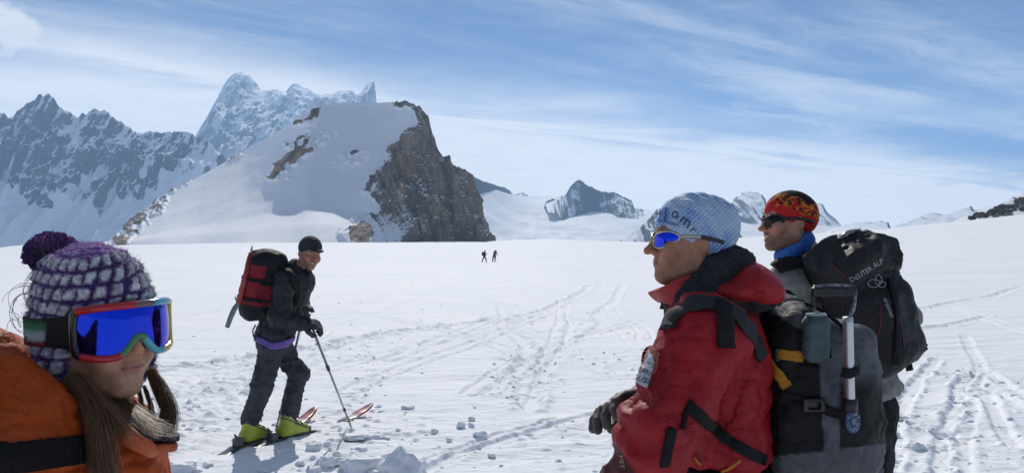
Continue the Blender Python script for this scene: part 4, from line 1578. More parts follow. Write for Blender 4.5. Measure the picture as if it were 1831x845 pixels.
    # tie the ends to the goggle
    for e, sgn in ((0, -1), (59, 1)):
        for i, wv in enumerate(wid):
            x, y = arc(np.array(1.0 * sgn)); tgt = to_world(c, Rm, np.array((x * 0.99, y - 0.004, wv * 0.058 + 0.002)) * sc)
            for j, f_ in enumerate((1.0, 0.72, 0.45, 0.2)):
                jj = e + (j if e == 0 else -j)
                W3[i, jj] = W3[i, jj] * (1 - f_) + tgt * f_
    cc = np.zeros((9, 60, 3))
    for i, wv in enumerate(wid):
        for j in range(60):
            a = min(j, 59 - j)
            if a < 5: q = (0.014, 0.014, 0.014)
            else:
                q = [(0.20, 0.02, 0.015), (0.22, 0.025, 0.02), (0.35, 0.36, 0.34), (0.33, 0.42, 0.42), (0.20, 0.32, 0.30), (0.05, 0.16, 0.06), (0.04, 0.14, 0.05), (0.02, 0.06, 0.025), (0.015, 0.02, 0.015)][i]
                if (j + 2 * i) % 17 in (0, 1): q = (0.015, 0.02, 0.015)
            cc[i, j] = q
    sm = MV('woven_strap', rough=0.8, spec=0.2, var=0.15, vscale=300, bump=0.4, bscale=700, bdist=0.001)
    so = mesh_obj('strap', W3.reshape(-1, 3), grid_faces(9, 60), sm, G, attrs={'Col': cc.reshape(-1, 3)})
    md = so.modifiers.new('t', 'SOLIDIFY'); md.thickness = 0.003
    # small yellow K on the strap clip
    Vt, Ft = text_mesh('K')
    a0 = W3[4, -6]; ex = nrm(W3[4, -3] - W3[4, -8]); ez = nrm(W3[7, -6] - W3[1, -6]); nn = nrm(np.cross(ex, ez))
    if nn @ (a0 - c) < 0: nn = -nn
    mesh_obj('strap_letter', a0 + nn * 0.0045 + (Vt[:, :1] * ex + Vt[:, 1:2] * ez) * 0.009, Ft, M('yellow_print', (0.5, 0.42, 0.03)), G, smooth=False)

    # ---------------- jacket
    jk = S()
    jk.ell(sR, (0.135, 0.125, 0.150), k=0.05)
    jk.cap(sR, elb, 0.105, 0.085, k=0.06).cap(elb, handR, 0.085, 0.06, k=0.05)
    jk.ell(sL, (0.085, 0.085, 0.085), k=0.06)
    jk.cap(nb + (-0.02, 0, -0.06), hip, 0.155, 0.18, k=0.08)
    jk.cap(sL, sL + (0.02, 0.03, -0.30), 0.070, 0.06, k=0.05)
    jk.ell(W(110, 800, 1.40), (0.075, 0.08, 0.075), k=0.05)
    jk.ell(W(-48, 652, 1.50), (0.095, 0.09, 0.066), k=0.05)        # hood roll behind the neck
    jk.ell(W(185, 830, 1.45), (0.060, 0.07, 0.06), k=0.05)
    jk.sub(body, 0.01, 's', 0.004)
    jk.sub(hat, 0.0, 's', 0.006)

    def puff(V, N=None):
        s_ = (V[:, 2] * 1.0 + 0.25 * V[:, 0]) / 0.085 + 0.35 * n3(V / 0.15, 401)
        seam = np.abs(s_ - np.round(s_))
        f_ = folds(0.085, 0.017, 403, (1, 1, 0.55))(V, N) + folds(0.028, 0.007, 407)(V, N) + creases(0.06, 0.007, 409, (1, 1, 1.7))(V, N)
        return -0.006 * np.exp(-(seam / 0.045) ** 2) + f_ * 1.0

    ORG = np.array((0.38, 0.060, 0.008))
    def jcol(V, N):
        return np.repeat(ORG[None], len(V), 0) * (0.85 + 0.3 * fbm3(V / 0.05, 2, 411)[:, None])
    om = MV('orange_nylon', rough=0.62, spec=0.15, sheen=0.0, bump=0.25, bscale=900, crinkle=13, var=0.10, vscale=30, bdist=0.004)
    lo, hi = bounds([sR, sL, hip, elb, nb], 0.24)
    jo = solid('jacket', jk, lo, hi, 0.0065, om, P0, puff, jcol)
    # collar: flared stand-up sheet whose open tip points forward
    ca = np.linspace(-1, 1, 44)
    rows_ = 8
    CV = np.zeros((rows_, 44, 3))
    keyb = np.array([W(150, 742, 1.40), W(190, 775, 1.375), W(225, 800, 1.37), W(252, 812, 1.38), W(268, 815, 1.42), W(262, 805, 1.50), W(240, 790, 1.58), W(205, 775, 1.62)])
    keyt = np.array([W(172, 715, 1.42), W(207, 742, 1.395), W(238, 772, 1.39), W(275, 796, 1.40), W(326, 799, 1.42), W(292, 780, 1.50), W(255, 762, 1.57), W(215, 745, 1.60)])
    b_ = resample(keyb, 44); t_ = resample(keyt, 44)
    for _ in range(4):
        b_[1:-1] = .25 * b_[:-2] + .5 * b_[1:-1] + .25 * b_[2:]; t_[1:-1] = .25 * t_[:-2] + .5 * t_[1:-1] + .25 * t_[2:]
    for i in range(rows_):
        q = i / (rows_ - 1)
        CV[i] = b_ * (1 - q) + t_ * q
        CV[i, :, 2] += 0.006 * math.sin(q * 3.14) + 0.004 * np.sin(np.linspace(0, 14, 44)) * q
    co = mesh_obj('collar', CV.reshape(-1, 3), grid_faces(rows_, 44), M('orange_collar', (0.40, 0.07, 0.012), (0.48, 0.09, 0.016), 40, 0.45, 0.3, 120), P0)
    md = co.modifiers.new('t', 'SOLIDIFY'); md.thickness = 0.014; md.offset = 0
    md = co.modifiers.new('s', 'SUBSURF'); md.levels = md.render_levels = 1
    # dark lining of the collar
    LVn = CV[:, :, :].copy(); LVn[:, :, 2] += 0.010; LVn[:, :, 1] += 0.006
    lo_ = mesh_obj('collar_lining', (LVn[2:] * 1.0).reshape(-1, 3), grid_faces(rows_ - 2, 44), M('dark_lining', (0.02, 0.016, 0.02), (0.04, 0.03, 0.035), 60, 0.8), P0)
    md = lo_.modifiers.new('t', 'SOLIDIFY'); md.thickness = 0.008
    # shoulder strap of the pack she carries
    bs = M('black_webbing', (0.010, 0.010, 0.011), (0.020, 0.020, 0.022), 200, 0.75, 0.3, 600)
    ribbon('backpack_strap', dsp(jk, puff), [(-60, 826), (40, 816), (110, 806), (165, 800), (195, 806)], 0.044, BLACKSTRAP, P0, 0.9, 1.9, 0.004, 40, 0.004, 9)
    # trousers and boots (below the frame)
    tr = S()
    gzz = base_z
    for s_, dx in ((-1, -0.09), (1, 0.09)):
        ft = np.array([hip[0] + 0.02, hip[1] + dx * 1.2, gzz + 0.10])
        tr.chain([hip + (0, dx, 0), (hip + (0.03, dx, 0) + ft) / 2, ft], [0.115, 0.085, 0.075], k=0.05)
    lo, hi = bounds([hip + (.2, .22, .05), hip - (.2, .22, 0), (hip[0], hip[1], gzz + 0.06)], 0.05)
    solid('trousers', tr, lo, hi, 0.014, M('dark_cloth', (0.02, 0.02, 0.024), (0.03, 0.03, 0.036), 30, 0.8), P0)
    for dx in (-0.108, 0.108):
        bt = S()
        ft = np.array([hip[0] + 0.02, hip[1] + dx, gzz])
        bt.cap(ft + (0, 0, 0.10), ft + (0, 0, 0.22), 0.062, 0.068, k=0.04).box(ft + (0.06, 0, 0.055), (0.15, 0.055, 0.055), 0.04, k=0.04)
        solid('boot', bt, ft - (0.15, 0.12, 0.02), ft + (0.26, 0.12, 0.32), 0.012, M('grey_boot', (0.10, 0.10, 0.11)), P0)
    # glove at the end of the raised arm
    gl = glove_sdf(handR, frame(nrm(handR - elb)), 0.9)
    solid('glove', gl, handR - 0.16, handR + 0.16, 0.008, M('dark_glove', (0.02, 0.02, 0.022), None, 1, 0.7), P0)

    # ---------------- hair
    r_ = np.random.default_rng(21)
    def lock(key, n, spread, seed, wave=0.004):
        K = np.array(key); seg = 26
        base = resample(K, seg)
        for _ in range(3):
            base[1:-1] = .25 * base[:-2] + .5 * base[1:-1] + .25 * base[2:]
        tt = np.linspace(0, 1, seg)
        out_ = []
        rr = np.random.default_rng(seed)
        for k in range(n):
            o = rr.normal(size=3) * spread * 1.25; ph_ = rr.random() * 6.28; fq = 4 + rr.random() * 5
            s0 = 1 + 0.25 * (rr.random() - 0.5)
            fan = (0.45 + 0.75 * tt)[:, None]
            wv = wave * np.stack([np.sin(fq * tt + ph_), np.cos(fq * 1.2 * tt + ph_), 0.4 * np.sin(fq * .7 * tt)], 1) * (0.3 + tt)[:, None]
            ln_ = min(1.0, 0.72 + 0.35 * rr.random())
            p_ = base + o * fan + wv
            out_.append(resample(p_[: max(6, int(seg * ln_))], seg))
        return out_
    HB = []
    HB += lock([W(128, 676, 1.40), W(150, 704, 1.375), W(168, 738, 1.355), W(178, 780, 1.34), W(186, 830, 1.33), W(200, 900, 1.33)], 800, 0.0075, 31)
    HB += lock([W(140, 672, 1.41), W(165, 712, 1.385), W(200, 745, 1.37), W(232, 775, 1.365)], 320, 0.006, 32)
    HB += lock([W(190, 700, 1.52), W(215, 728, 1.46), W(240, 752, 1.43), W(270, 776, 1.42), W(300, 782, 1.43)], 460, 0.0095, 33, 0.006)
    HB += lock([W(272, 660, 1.545), W(292, 692, 1.53), W(308, 730, 1.50), W(306, 765, 1.47), W(288, 785, 1.45)], 340, 0.0042, 34, 0.004)
    HB += lock([W(266, 665, 1.545), W(282, 705, 1.53), W(296, 735, 1.50), W(284, 770, 1.47), W(262, 780, 1.45)], 220, 0.0035, 35, 0.004)
    HB += lock([W(258, 690, 1.55), W(268, 720, 1.53), W(274, 750, 1.50), W(262, 772, 1.47)], 120, 0.0022, 36, 0.003)
    HB += lock([W(248, 695, 1.55), W(254, 725, 1.53), W(258, 748, 1.50), W(250, 768, 1.47)], 100, 0.0022, 37, 0.003)
    HB += lock([W(128, 680, 1.41), W(140, 700, 1.385), W(154, 725, 1.37), W(172, 760, 1.35)], 320, 0.008, 38)
    HB = np.array(HB)
    hc = np.array((0.13, 0.072, 0.040)) * (0.55 + 1.1 * r_.random((len(HB), 1))) + (r_.random((len(HB), 1)) < 0.18) * np.array((0.16, 0.10, 0.055))
    hm = MV('brown_hair', rough=0.45, spec=0.5, var=0.1, vscale=60)
    hr = strand_mesh('hair', HB, 0.00034, hm, P0, 0.5, hc)


build_woman()
# ================================================================== man in the red jacket
BLACKWEB = M('black_strap_webbing', (0.008, 0.008, 0.009), (0.016, 0.016, 0.018), 200, 0.8, 0.3, 600, spec=0.2)
GREYCLOTH = M('grey_pack_cloth', (0.055, 0.058, 0.066), (0.085, 0.088, 0.098), 60, 0.75, 0.35, 400, spec=0.25)
YELWEB = M('amber_webbing', (0.40, 0.17, 0.02), (0.50, 0.23, 0.03), 80, 0.7, 0.3, 700, spec=0.2)
DARKTR = M('black_trouser_cloth', (0.010, 0.010, 0.012), (0.022, 0.022, 0.026), 30, 0.85, 0.25, 150, spec=0.2)


def lens_mat(name, c1, c2, rough=0.05):
    m = bpy.data.materials.new(name); m.use_nodes = True
    t = NT(m.node_tree); p = t('ShaderNodeBsdfPrincipled'); t('ShaderNodeOutputMaterial', ins={0: p.outputs[0]})
    lw = t('ShaderNodeLayerWeight', ins={0: 0.4})
    t.put(p.inputs['Base Color'], t.mix(lw.outputs['Facing'], c1 + (1,), c2 + (1,)))
    p.inputs['Metallic'].default_value = 1.0; p.inputs['Roughness'].default_value = rough
    return m


def sunglasses(c, Rm, sc, label, lensm, framem, armm, hw=0.072, y0=0.005, yr=0.098, k=1.35, zc=-0.003, hh=0.021, fr=0.0026):
    G = root('sunglasses', to_world(c, Rm, (0, 0.10 * sc, 0)), label, 'sunglasses')

    def arc(p):
        return hw * np.sin(k * p) / math.sin(k), y0 + yr * np.cos(k * p)
    for s_ in (-1, 1):
        a = np.linspace(0, 2 * math.pi, 48, endpoint=False)
        ca, sa = np.cos(a), np.sin(a)
        u = np.sign(ca) * np.abs(ca) ** 0.8; w_ = np.sign(sa) * np.abs(sa) ** 0.8
        ph = 0.50 + 0.36 * u
        zz = zc + w_ * (hh - 0.009 * np.clip(u, 0, 1) ** 2 - 0.004 * np.clip(-u, 0, 1) ** 2 * (w_ < 0)) + 0.006 * u - 0.004 * np.clip(-w_, 0, 1) * np.clip(-u, 0, 1)
        x, y = arc(ph)
        loop = np.stack([s_ * x, y, zz], 1)
        lw = to_world(c, Rm, loop * sc)
        rings = []
        cph, cz = 0.50, zc + 0.001
        for q in np.linspace(0, 1, 7):
            xx, yy = arc(cph + (ph - cph) * q)
            bul = 0.0035 * (1 - q * q)
            rings.append(np.stack([s_ * xx * (1 + bul * 3), yy + bul, cz + (zz - cz) * q], 1))
        LV = to_world(c, Rm, np.concatenate(rings) * sc)
        mesh_obj('lens', LV, grid_faces(7, 48, True), lensm, G)
        tube('rim', lw, fr, framem, G, n=8, closed=True, flat=(1, 1.4), up=Rm[:, 1])
        x1, y1 = arc(0.87)
        pts = [(s_ * x1, y1, zc + 0.008), (s_ * (hw + 0.005), y0 + 0.025, zc + 0.009), (s_ * 0.083, 0.0, zc + 0.008), (s_ * 0.089, -0.035, zc + 0.003), (s_ * 0.087, -0.070, zc - 0.006)]
        pw = to_world(c, Rm, resample(pts, 14) * sc)
        tube('temple_arm', pw[:7], fr * 1.25, framem, G, n=8, flat=(0.7, 1.5))
        tube('temple_tip', pw[6:], fr * 1.3, armm, G, n=8, flat=(0.7, 1.6))
    x0, yb = arc(0.14)
    tube('nose_bridge', to_world(c, Rm, np.array([(-x0, yb, zc + 0.006), (0, y0 + yr + 0.002, zc + 0.009), (x0, yb, zc + 0.006)]) * sc), fr * 1.1, framem, G, n=8)
    return G


def buff_mat():
    m = bpy.data.materials.new('printed_blue_fabric'); m.use_nodes = True
    t = NT(m.node_tree); p = t('ShaderNodeBsdfPrincipled'); t('ShaderNodeOutputMaterial', ins={0: p.outputs[0]})
    co = t('ShaderNodeTexCoord').outputs['Object']
    big = t.noise(co, 14, 3, 0.5)
    base = t.mix(t.step(big, 0.36, 0.58), (0.11, 0.26, 0.55, 1), (0.34, 0.46, 0.63, 1))
    # rows of small print
    rows = t('ShaderNodeTexWave', wave_type='BANDS', bands_direction='Z')
    t.put(rows.inputs['Vector'], t.mapping(co, rot=(0.2, 0.75, 0.1)))
    rows.inputs['Scale'].default_value = 34; rows.inputs['Distortion'].default_value = 1.2
    ch = t.noise(t.mapping(co, rot=(0.2, 0.75, 0.1), scale=(1, 1, 0.45)), 330, 2, 0.5)
    ink = t.math('MULTIPLY', t.step(rows.outputs['Fac'], 0.45, 0.6), t.step(ch, 0.46, 0.54))
    base = t.mix(t.math('MULTIPLY', ink, 0.75), base, (0.62, 0.68, 0.74, 1))
    t.put(p.inputs['Base Color'], base)
    p.inputs['Roughness'].default_value = 0.75
    p.inputs['Specular IOR Level'].default_value = 0.25
    b = t('ShaderNodeBump', ins={'Strength': 0.25, 'Distance': 0.002, 'Height': t.noise(co, 500, 3)})
    t.put(p.inputs['Normal'], b)
    return m


def build_red():
    c = W(1233, 427, 2.3)
    Rm = heading(-87, 1, 0)
    sc = 1.0
    bz = gz(c[0] + 0.1, c[1])
    P0 = root('person', (c[0] + 0.1, c[1], bz), 'man in red jacket with blue printed cap, seen from his left side', 'person')
    hs = head_sdf(c, Rm, sc, 0.0, 1.12, 1.08)
    nb = W(1262, 530, 2.33)
    sL, eL, wL = W(1262, 600, 2.10), W(1166, 796, 1.99), W(1092, 935, 2.06)
    sR, eR, wR = W(1262, 600, 2.56), W(1215, 745, 2.66), W(1172, 722, 2.52)
    hip = np.array([W(1295, 860, 2.34)[0], 2.34, 0.93])
    body = S()
    body.sub(hs, 0)
    body.cap(to_world(c, Rm, (0, -0.022, -0.07)), nb, 0.056, 0.062, k=0.02)
    body.cap(nb, hip, 0.10, 0.12, k=0.05)
    for a, b_, w_ in ((sL, eL, wL), (sR, eR, wR)):
        body.cap(nb, a, 0.05, 0.055, k=0.04).cap(a, b_, 0.05, 0.042, k=0.02).cap(b_, w_, 0.04, 0.03, k=0.02)
    lo, hi = bounds([c + .16, c - .16, nb - (0.1, 0.1, 0.12)], 0.02)
    bo = solid('body', body, lo, hi, 0.0036, SKIN, P0, color=skin_color(c, Rm, sc, (0.36, 0.175, 0.105), (0.30, 0.12, 0.09), (0.30, 0.45)))
    bo['label'] = 'tanned face in profile with short moustache stubble'

    # cap made of a printed tube scarf
    hat = S(c, Rm)
    hat.ell((0, -0.012, 0.036), (0.084, 0.106, 0.090), k=0.03)
    hat.ell((0, -0.086, 0.040), (0.064, 0.040, 0.056), k=0.05)
    hat.ell((0, -0.060, 0.000), (0.074, 0.050, 0.060), k=0.04)
    hat.plane((0, 0.097, 0.034), (0, 0.50, -0.866), k=0.008)
    hat.plane((0, -0.03, -0.042), (0, 0.25, -1), k=0.008)
    hat.sub(hs, 0.002, 's', -0.002)

    def hdisp(V, N):
        q = (V - c) @ Rm
        az = np.arctan2(q[:, 2] - 0.02, q[:, 1] + 0.10)
        pleat = np.sin(az * 26 + 3 * n3(V / 0.05, 501) + q[:, 0] * 40)
        top = sstep(q[:, 2], 0.03, 0.10) * sstep(0.08 - np.abs(q[:, 1] + 0.01), 0, 0.06)
        return 0.0022 * pleat * (0.25 + top) + folds(0.05, 0.008, 503)(V, N)
    ho = solid('printed_cap', hat, c - 0.19, c + 0.19, 0.0034, buff_mat(), P0, hdisp)
    ho['label'] = 'light blue cap with printed letters'
    ink = M('navy_print', (0.018, 0.03, 0.075), (0.03, 0.05, 0.11), 60, 0.8)
    for ch, px, py, sz, an in (('u', 1180, 378, 22, 2), ('j', 1193, 382, 25, -8), ('o', 1209, 383, 25, -18), ('m', 1227, 396, 27, -38), ('r', 1240, 410, 22, -48)):
        lettering('cap_lettering', ch, hat, (px, py), sz, an, ink, ho, 1.9, 2.5, 0.006)['kind'] = 'stuff'
    lettering('cap_lettering', 'unlimited', hat, (1197, 398), 10, -14, ink, ho, 1.9, 2.5, 0.006)['kind'] = 'stuff'
    band = M('pale_hem', (0.50, 0.56, 0.66), (0.60, 0.65, 0.72), 60, 0.7)

    sunglasses(c, Rm, 1.0, 'wraparound sunglasses with bright blue lenses and silver frame on the man in red', lens_mat('blue_mirror', (0.015, 0.055, 0.75), (0.12, 0.10, 0.5)),
               M('champagne_frame', (0.46, 0.43, 0.36), None, 1, 0.3, metal=0.6), M('dark_temple', (0.03, 0.03, 0.035), None, 1, 0.4))

    # jacket
    jk = S()
    jk.ell(W(1290, 650, 2.33), (0.122, 0.205, 0.21), k=0.06)
    jk.ell(W(1286, 790, 2.33), (0.128, 0.19, 0.16), k=0.08)
    jk.chain([sL, (sL + eL) / 2, eL, wL], [0.106, 0.094, 0.078, 0.066], k=0.018)
    jk.chain([sR, eR, wR], [0.10, 0.078, 0.056], k=0.04)
    jk.cap(nb + (0, 0, -0.02), nb + (0.01, 0, -0.10), 0.085, 0.11, k=0.05)
    jk.ell(eL + (0.0, 0.0, 0.0), (0.083, 0.083, 0.09), k=0.03)
    jk.cap(W(1142, 748, 1.98), W(1170, 745, 1.93), 0.040, 0.03, k=0.05)
    jk.plane(W(1290, 822, 2.3), (0.05, 0, -1), k=0.01)

    def jdisp(V, N):
        # creases gather at the elbow and under the arm
        dl = np.linalg.norm(V - eL, axis=1)
        g1 = np.exp(-(dl / 0.16) ** 2)
        da = np.linalg.norm(V - (W(1262, 690, 2.10)), axis=1); g2 = np.exp(-(da / 0.13) ** 2)
        ax = nrm(wL - sL)
        w1 = np.sin((V @ ax) / 0.0135 + 5 * n3(V / 0.09, 521)) * 0.0075 * g1
        w2 = np.sin((V[:, 0] * 0.85 - V[:, 2] * 0.5) / 0.0125 + 5 * n3(V / 0.08, 523)) * 0.0085 * g2
        return w1 + w2 + folds(0.13, 0.032, 525, (1, 1, 0.8))(V, N) + folds(0.045, 0.008, 527)(V, N) + creases(0.09, 0.011, 528, (1.3, 1, 0.8))(V, N) + creases(0.05, 0.006, 529, (1, 1, 1.3))(V, N)

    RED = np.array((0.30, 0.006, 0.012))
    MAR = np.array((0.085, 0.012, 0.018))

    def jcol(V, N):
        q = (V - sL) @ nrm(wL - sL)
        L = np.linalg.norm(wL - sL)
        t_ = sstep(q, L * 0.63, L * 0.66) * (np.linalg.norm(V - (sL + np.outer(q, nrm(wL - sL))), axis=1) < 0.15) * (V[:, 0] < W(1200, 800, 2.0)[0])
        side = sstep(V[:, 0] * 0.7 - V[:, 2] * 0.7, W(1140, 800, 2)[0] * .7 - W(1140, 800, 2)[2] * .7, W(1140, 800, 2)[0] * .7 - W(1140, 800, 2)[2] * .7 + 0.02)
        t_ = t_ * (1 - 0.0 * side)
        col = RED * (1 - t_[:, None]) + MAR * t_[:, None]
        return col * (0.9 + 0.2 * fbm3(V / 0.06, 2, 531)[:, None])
    redm = MV('red_shell_fabric', rough=0.55, spec=0.3, bump=0.3, bscale=900, crinkle=11, var=0.08, vscale=40, bdist=0.003)
    lo, hi = bounds([sL, sR, eL, wL, eR, wR, W(1290, 850, 2.33), nb], 0.16)
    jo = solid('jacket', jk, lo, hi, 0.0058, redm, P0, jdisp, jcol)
    # collar
    kb = np.array([W(1240, 556, 2.20), W(1212, 552, 2.19), W(1196, 543, 2.22), W(1188, 540, 2.32), W(1196, 538, 2.42), W(1225, 535, 2.47)])
    kt = np.array([W(1236, 488, 2.21), W(1213, 496, 2.20), W(1178, 516, 2.24), W(1157, 522, 2.32), W(1182, 512, 2.41), W(1222, 500, 2.45)])
    b_ = resample(kb, 36); t_ = resample(kt, 36)
    for _ in range(1):
        b_[1:-1] = .25 * b_[:-2] + .5 * b_[1:-1] + .25 * b_[2:]; t_[1:-1] = .25 * t_[:-2] + .5 * t_[1:-1] + .25 * t_[2:]
    CV = np.array([b_ * (1 - q) + t_ * q + np.array((0, 0, -0.008 * math.sin(q * 3.14))) for q in np.linspace(0, 1, 8)])
    co = mesh_obj('collar', CV.reshape(-1, 3), grid_faces(8, 36), M('red_collar', (0.32, 0.010, 0.015), (0.38, 0.014, 0.017), 50, 0.55, 0.2, 150), P0)
    md = co.modifiers.new('t', 'SOLIDIFY'); md.thickness = 0.008; md.offset = 0
    md = co.modifiers.new('s', 'SUBSURF'); md.levels = md.render_levels = 1
    tube('zip_pull', [W(1184, 538, 2.24), W(1183, 546, 2.235), W(1183, 552, 2.235)], [0.003, 0.006, 0.010], M('dark_rubber', (0.02, 0.02, 0.022)), P0, n=8, flat=(1, 0.6))
    # hood: dark lining roll and red outer shell
    bl = S()
    bl.ell(W(1290, 478, 2.31), (0.088, 0.130, 0.062), frame((-0.9, 0, -0.42)) @ np.diag([1, 1, 1]) if False else None, k=0.03)
    bl.ell(W(1250, 508, 2.30), (0.075, 0.125, 0.055), k=0.04)
    bl.ell(W(1222, 548, 2.26), (0.045, 0.105, 0.050), k=0.04)
    bl.ell(W(1262, 532, 2.28), (0.090, 0.150, 0.040), k=0.04)
    bl.ell(W(1330, 530, 2.30), (0.075, 0.150, 0.040), k=0.04)
    bl.sub(body, 0.004, 's', 0.004)
    lo, hi = bounds([W(1180, 430, 2.1), W(1410, 600, 2.55)], 0.06)
    bdisp = lambda V, N: folds(0.06, 0.020, 541)(V, N) + folds(0.022, 0.006, 543)(V, N)
    hl = solid('hood_lining', bl, lo, hi, 0.0055, M('charcoal_lining', (0.020, 0.020, 0.024), (0.035, 0.035, 0.040), 40, 0.85, 0.3, 900, spec=0.2, crinkle=18), P0, bdisp)
    rh = S()
    tilt = frame((0.0, 1, 0.0), nrm((0.66, 0, 0.75)))
    Rt = np.stack([nrm((0.72, 0, -0.66)), np.array((0, 1.0, 0)), nrm((0.66, 0, 0.72))], 1)
    rh.ell(W(1338, 506, 2.27), (0.070, 0.155, 0.052), Rt, k=0.03)
    rh.ell(W(1300, 520, 2.22), (0.055, 0.10, 0.022), k=0.05)
    rh.ell(W(1362, 520, 2.27), (0.040, 0.13, 0.035), Rt, k=0.05)
    rh.plane(W(1345, 461, 2.27), (-0.52, 0, 0.85), k=0.006)
    rh.plane(W(1350, 543, 2.27), (0.1, 0, -1), k=0.02)
    lo, hi = bounds([W(1250, 440, 2.1), W(1410, 570, 2.45)], 0.05)
    solid('hood', rh, lo, hi, 0.005, M('red_hood_fabric', (0.30, 0.009, 0.015), (0.35, 0.012, 0.017), 30, 0.55, 0.25, 900, spec=0.3, crinkle=12), P0, lambda V, N: folds(0.08, 0.010, 551)(V, N))
    jd = dsp(jk, jdisp)
    # sleeve badge, lettering
    bd = patch('sleeve_badge', jd, [(1163 + 15.5 * math.cos(a), 644 - 27 * math.sin(a)) for a in np.linspace(0, 6.28, 28)], M('orange_badge', (0.36, 0.085, 0.045), (0.30, 0.07, 0.04), 90, 0.7), P0, 1.6, 2.4, 0.002)
    wht = M('white_print', (0.55, 0.57, 0.60), (0.48, 0.5, 0.54), 120, 0.7)
    patch('badge_mountain', jd, [(1163, 626), (1166.5, 637), (1168, 633), (1171, 648), (1166, 668), (1157, 694), (1139, 682), (1152, 655), (1158, 642)], wht, bd, 1.6, 2.4, 0.0045)
    nav = M('navy_lettering', (0.02, 0.035, 0.05))
    for tx, px, py, sz in (('ARD', 1160, 654, 12), ('SANS', 1156.5, 667, 12.5), ('GUIDE', 1152, 681, 13)):
        lettering('badge_lettering', tx, jd, (px, py), sz, -27, nav, bd, 1.6, 2.4, 0.0078, 0.86)['kind'] = 'stuff'
    lettering('cuff_lettering', 'MET', jd, (1112, 825), 13, -84, M('pale_yellow_print', (0.48, 0.40, 0.18)), P0, 1.6, 2.4, 0.003, 1.1)
    zp = M('zip_silver', (0.5, 0.5, 0.52), None, 1, 0.3, metal=0.8)
    ribbon('armpit_zip', jd, [(1226, 733), (1223, 752), (1220, 765)], 0.012, BLACKWEB, P0, 1.8, 2.5, 0.003, 14, 0.002)
    # gloves
    glm = MV('leather_glove', rough=0.55, spec=0.4, bump=0.4, bscale=160, var=0.2, vscale=60, bdist=0.003)
    wr = W(1154, 708, 2.52); fdir = nrm(W(1097, 720, 2.46) - wr)
    Rg = frame(fdir, (0.0, 0.55, 0.83))
    gl = glove_sdf(wr, Rg, 0.75, 1.12, 0.35)

    def gcol(V, N):
        q = (V - wr) @ Rg
        tipc = sstep(q[:, 1], 0.11, 0.14)[:, None] * 0.8
        a = np.array((0.022, 0.020, 0.022)); b = np.array((0.10, 0.08, 0.075))
        redb = (np.exp(-((q[:, 1] - 0.07) / 0.02) ** 2) * (q[:, 2] > 0.012))[:, None] * 0.5
        return (a * (1 - tipc) + b * tipc) * (1 - redb) + np.array((0.10, 0.02, 0.025)) * redb
    solid('glove', gl, wr - 0.21, wr + 0.21, 0.0042, glm, P0, lambda V, N: folds(0.03, 0.004, 561)(V, N), gcol)
    gl2 = glove_sdf(wL, frame(nrm(wL - eL), (0.3, -0.6, 0.4)), 0.9, 1.1)
    solid('glove', gl2, wL - 0.2, wL + 0.2, 0.008, glm, P0, None, lambda V, N: np.repeat(np.array([[0.022, 0.02, 0.022]]), len(V), 0))
    # trousers, boots
    tr = S()
    wst = W(1292, 820, 2.34)
    tr.ell(wst + (0, 0, -0.10), (0.115, 0.175, 0.15), k=0.05)
    for dy in (-0.10, 0.10):
        ft = np.array([hip[0] + 0.02, hip[1] + dy * 1.15, bz + 0.10])
        tr.chain([hip + (0, dy, 0), (hip + (-0.05, dy, 0) + ft) / 2, ft], [0.115, 0.088, 0.08], k=0.05)
    lo, hi = bounds([wst + (0, 0, 0.05), (hip[0], hip[1], bz + 0.06)], 0.0); lo -= (0.22, 0.3, 0); hi += (0.22, 0.3, 0.02)
    solid('trousers', tr, lo, hi, 0.012, DARKTR, P0, folds(0.12, 0.02, 571))
    for dy in (-0.115, 0.115):
        ft = np.array([hip[0] + 0.02, hip[1] + dy, bz])
        bt = S().cap(ft + (0, 0, 0.10), ft + (0.01, 0, 0.26), 0.066, 0.072, k=0.04).box(ft + (-0.06, 0, 0.055), (0.16, 0.057, 0.06), 0.04, k=0.04)
        solid('boot', bt, ft - (0.27, 0.13, 0.02), ft + (0.16, 0.13, 0.36), 0.012, M('grey_boot', (0.08, 0.08, 0.09)), P0)

    # ---------------- his pack
    pc = W(1448, 720, 2.36)
    K = root('backpack', (pc[0], pc[1], pc[2] - 0.33), 'grey and black backpack with amber straps on the man in red', 'backpack')
    pk = S()
    pk.box(pc + (0, 0, -0.045), (0.140, 0.150, 0.275), 0.055, k=0.03)
    pk.ell(pc + (0.03, -0.10, -0.05), (0.105, 0.085, 0.26), k=0.05)
    pk.ell(W(1408, 572, 2.36), (0.085, 0.14, 0.062), k=0.05)
    pk.ell(pc + (0.13, 0, -0.05), (0.05, 0.12, 0.22), k=0.05)
    BLK = np.array((0.0085, 0.0085, 0.0095)); GRY = np.array((0.105, 0.110, 0.122))

    def pcol(V, N):
        px = CXP + V[:, 0] / V[:, 1] * F; py = HOR - (V[:, 2] - EYE) / V[:, 1] * F
        edge = 1465 + 0.04 * (py - 640) + 4 * (n3(V / 0.05, 581) - 0.5)
        g = sstep(px, edge, edge + 2) * (1 - sstep(px, 1500, 1503) * sstep(py, 660, 700))
        g = np.maximum(g, sstep(py, 803 + 0.12 * (1480 - px), 806 + 0.12 * (1480 - px)))
        g = np.maximum(g, sstep(-py, -585 + 0.55 * (1425 - px), -583 + 0.55 * (1425 - px)) * sstep(-px, -1436, -1433))
        g = g * 0.95
        return BLK * (1 - g[:, None]) + GRY * (0.8 + 0.4 * fbm3(V / 0.05, 2, 583)[:, None]) * g[:, None]
    lo, hi = pc - (0.24, 0.26, 0.38), pc + (0.24, 0.26, 0.38)
    pdisp = lambda V, N: creases(0.08, 0.010, 588, (1, 1, 1.6))(V, N) + folds(0.11, 0.022, 585)(V, N) + folds(0.035, 0.007, 587, (1, 1, 1.6))(V, N)
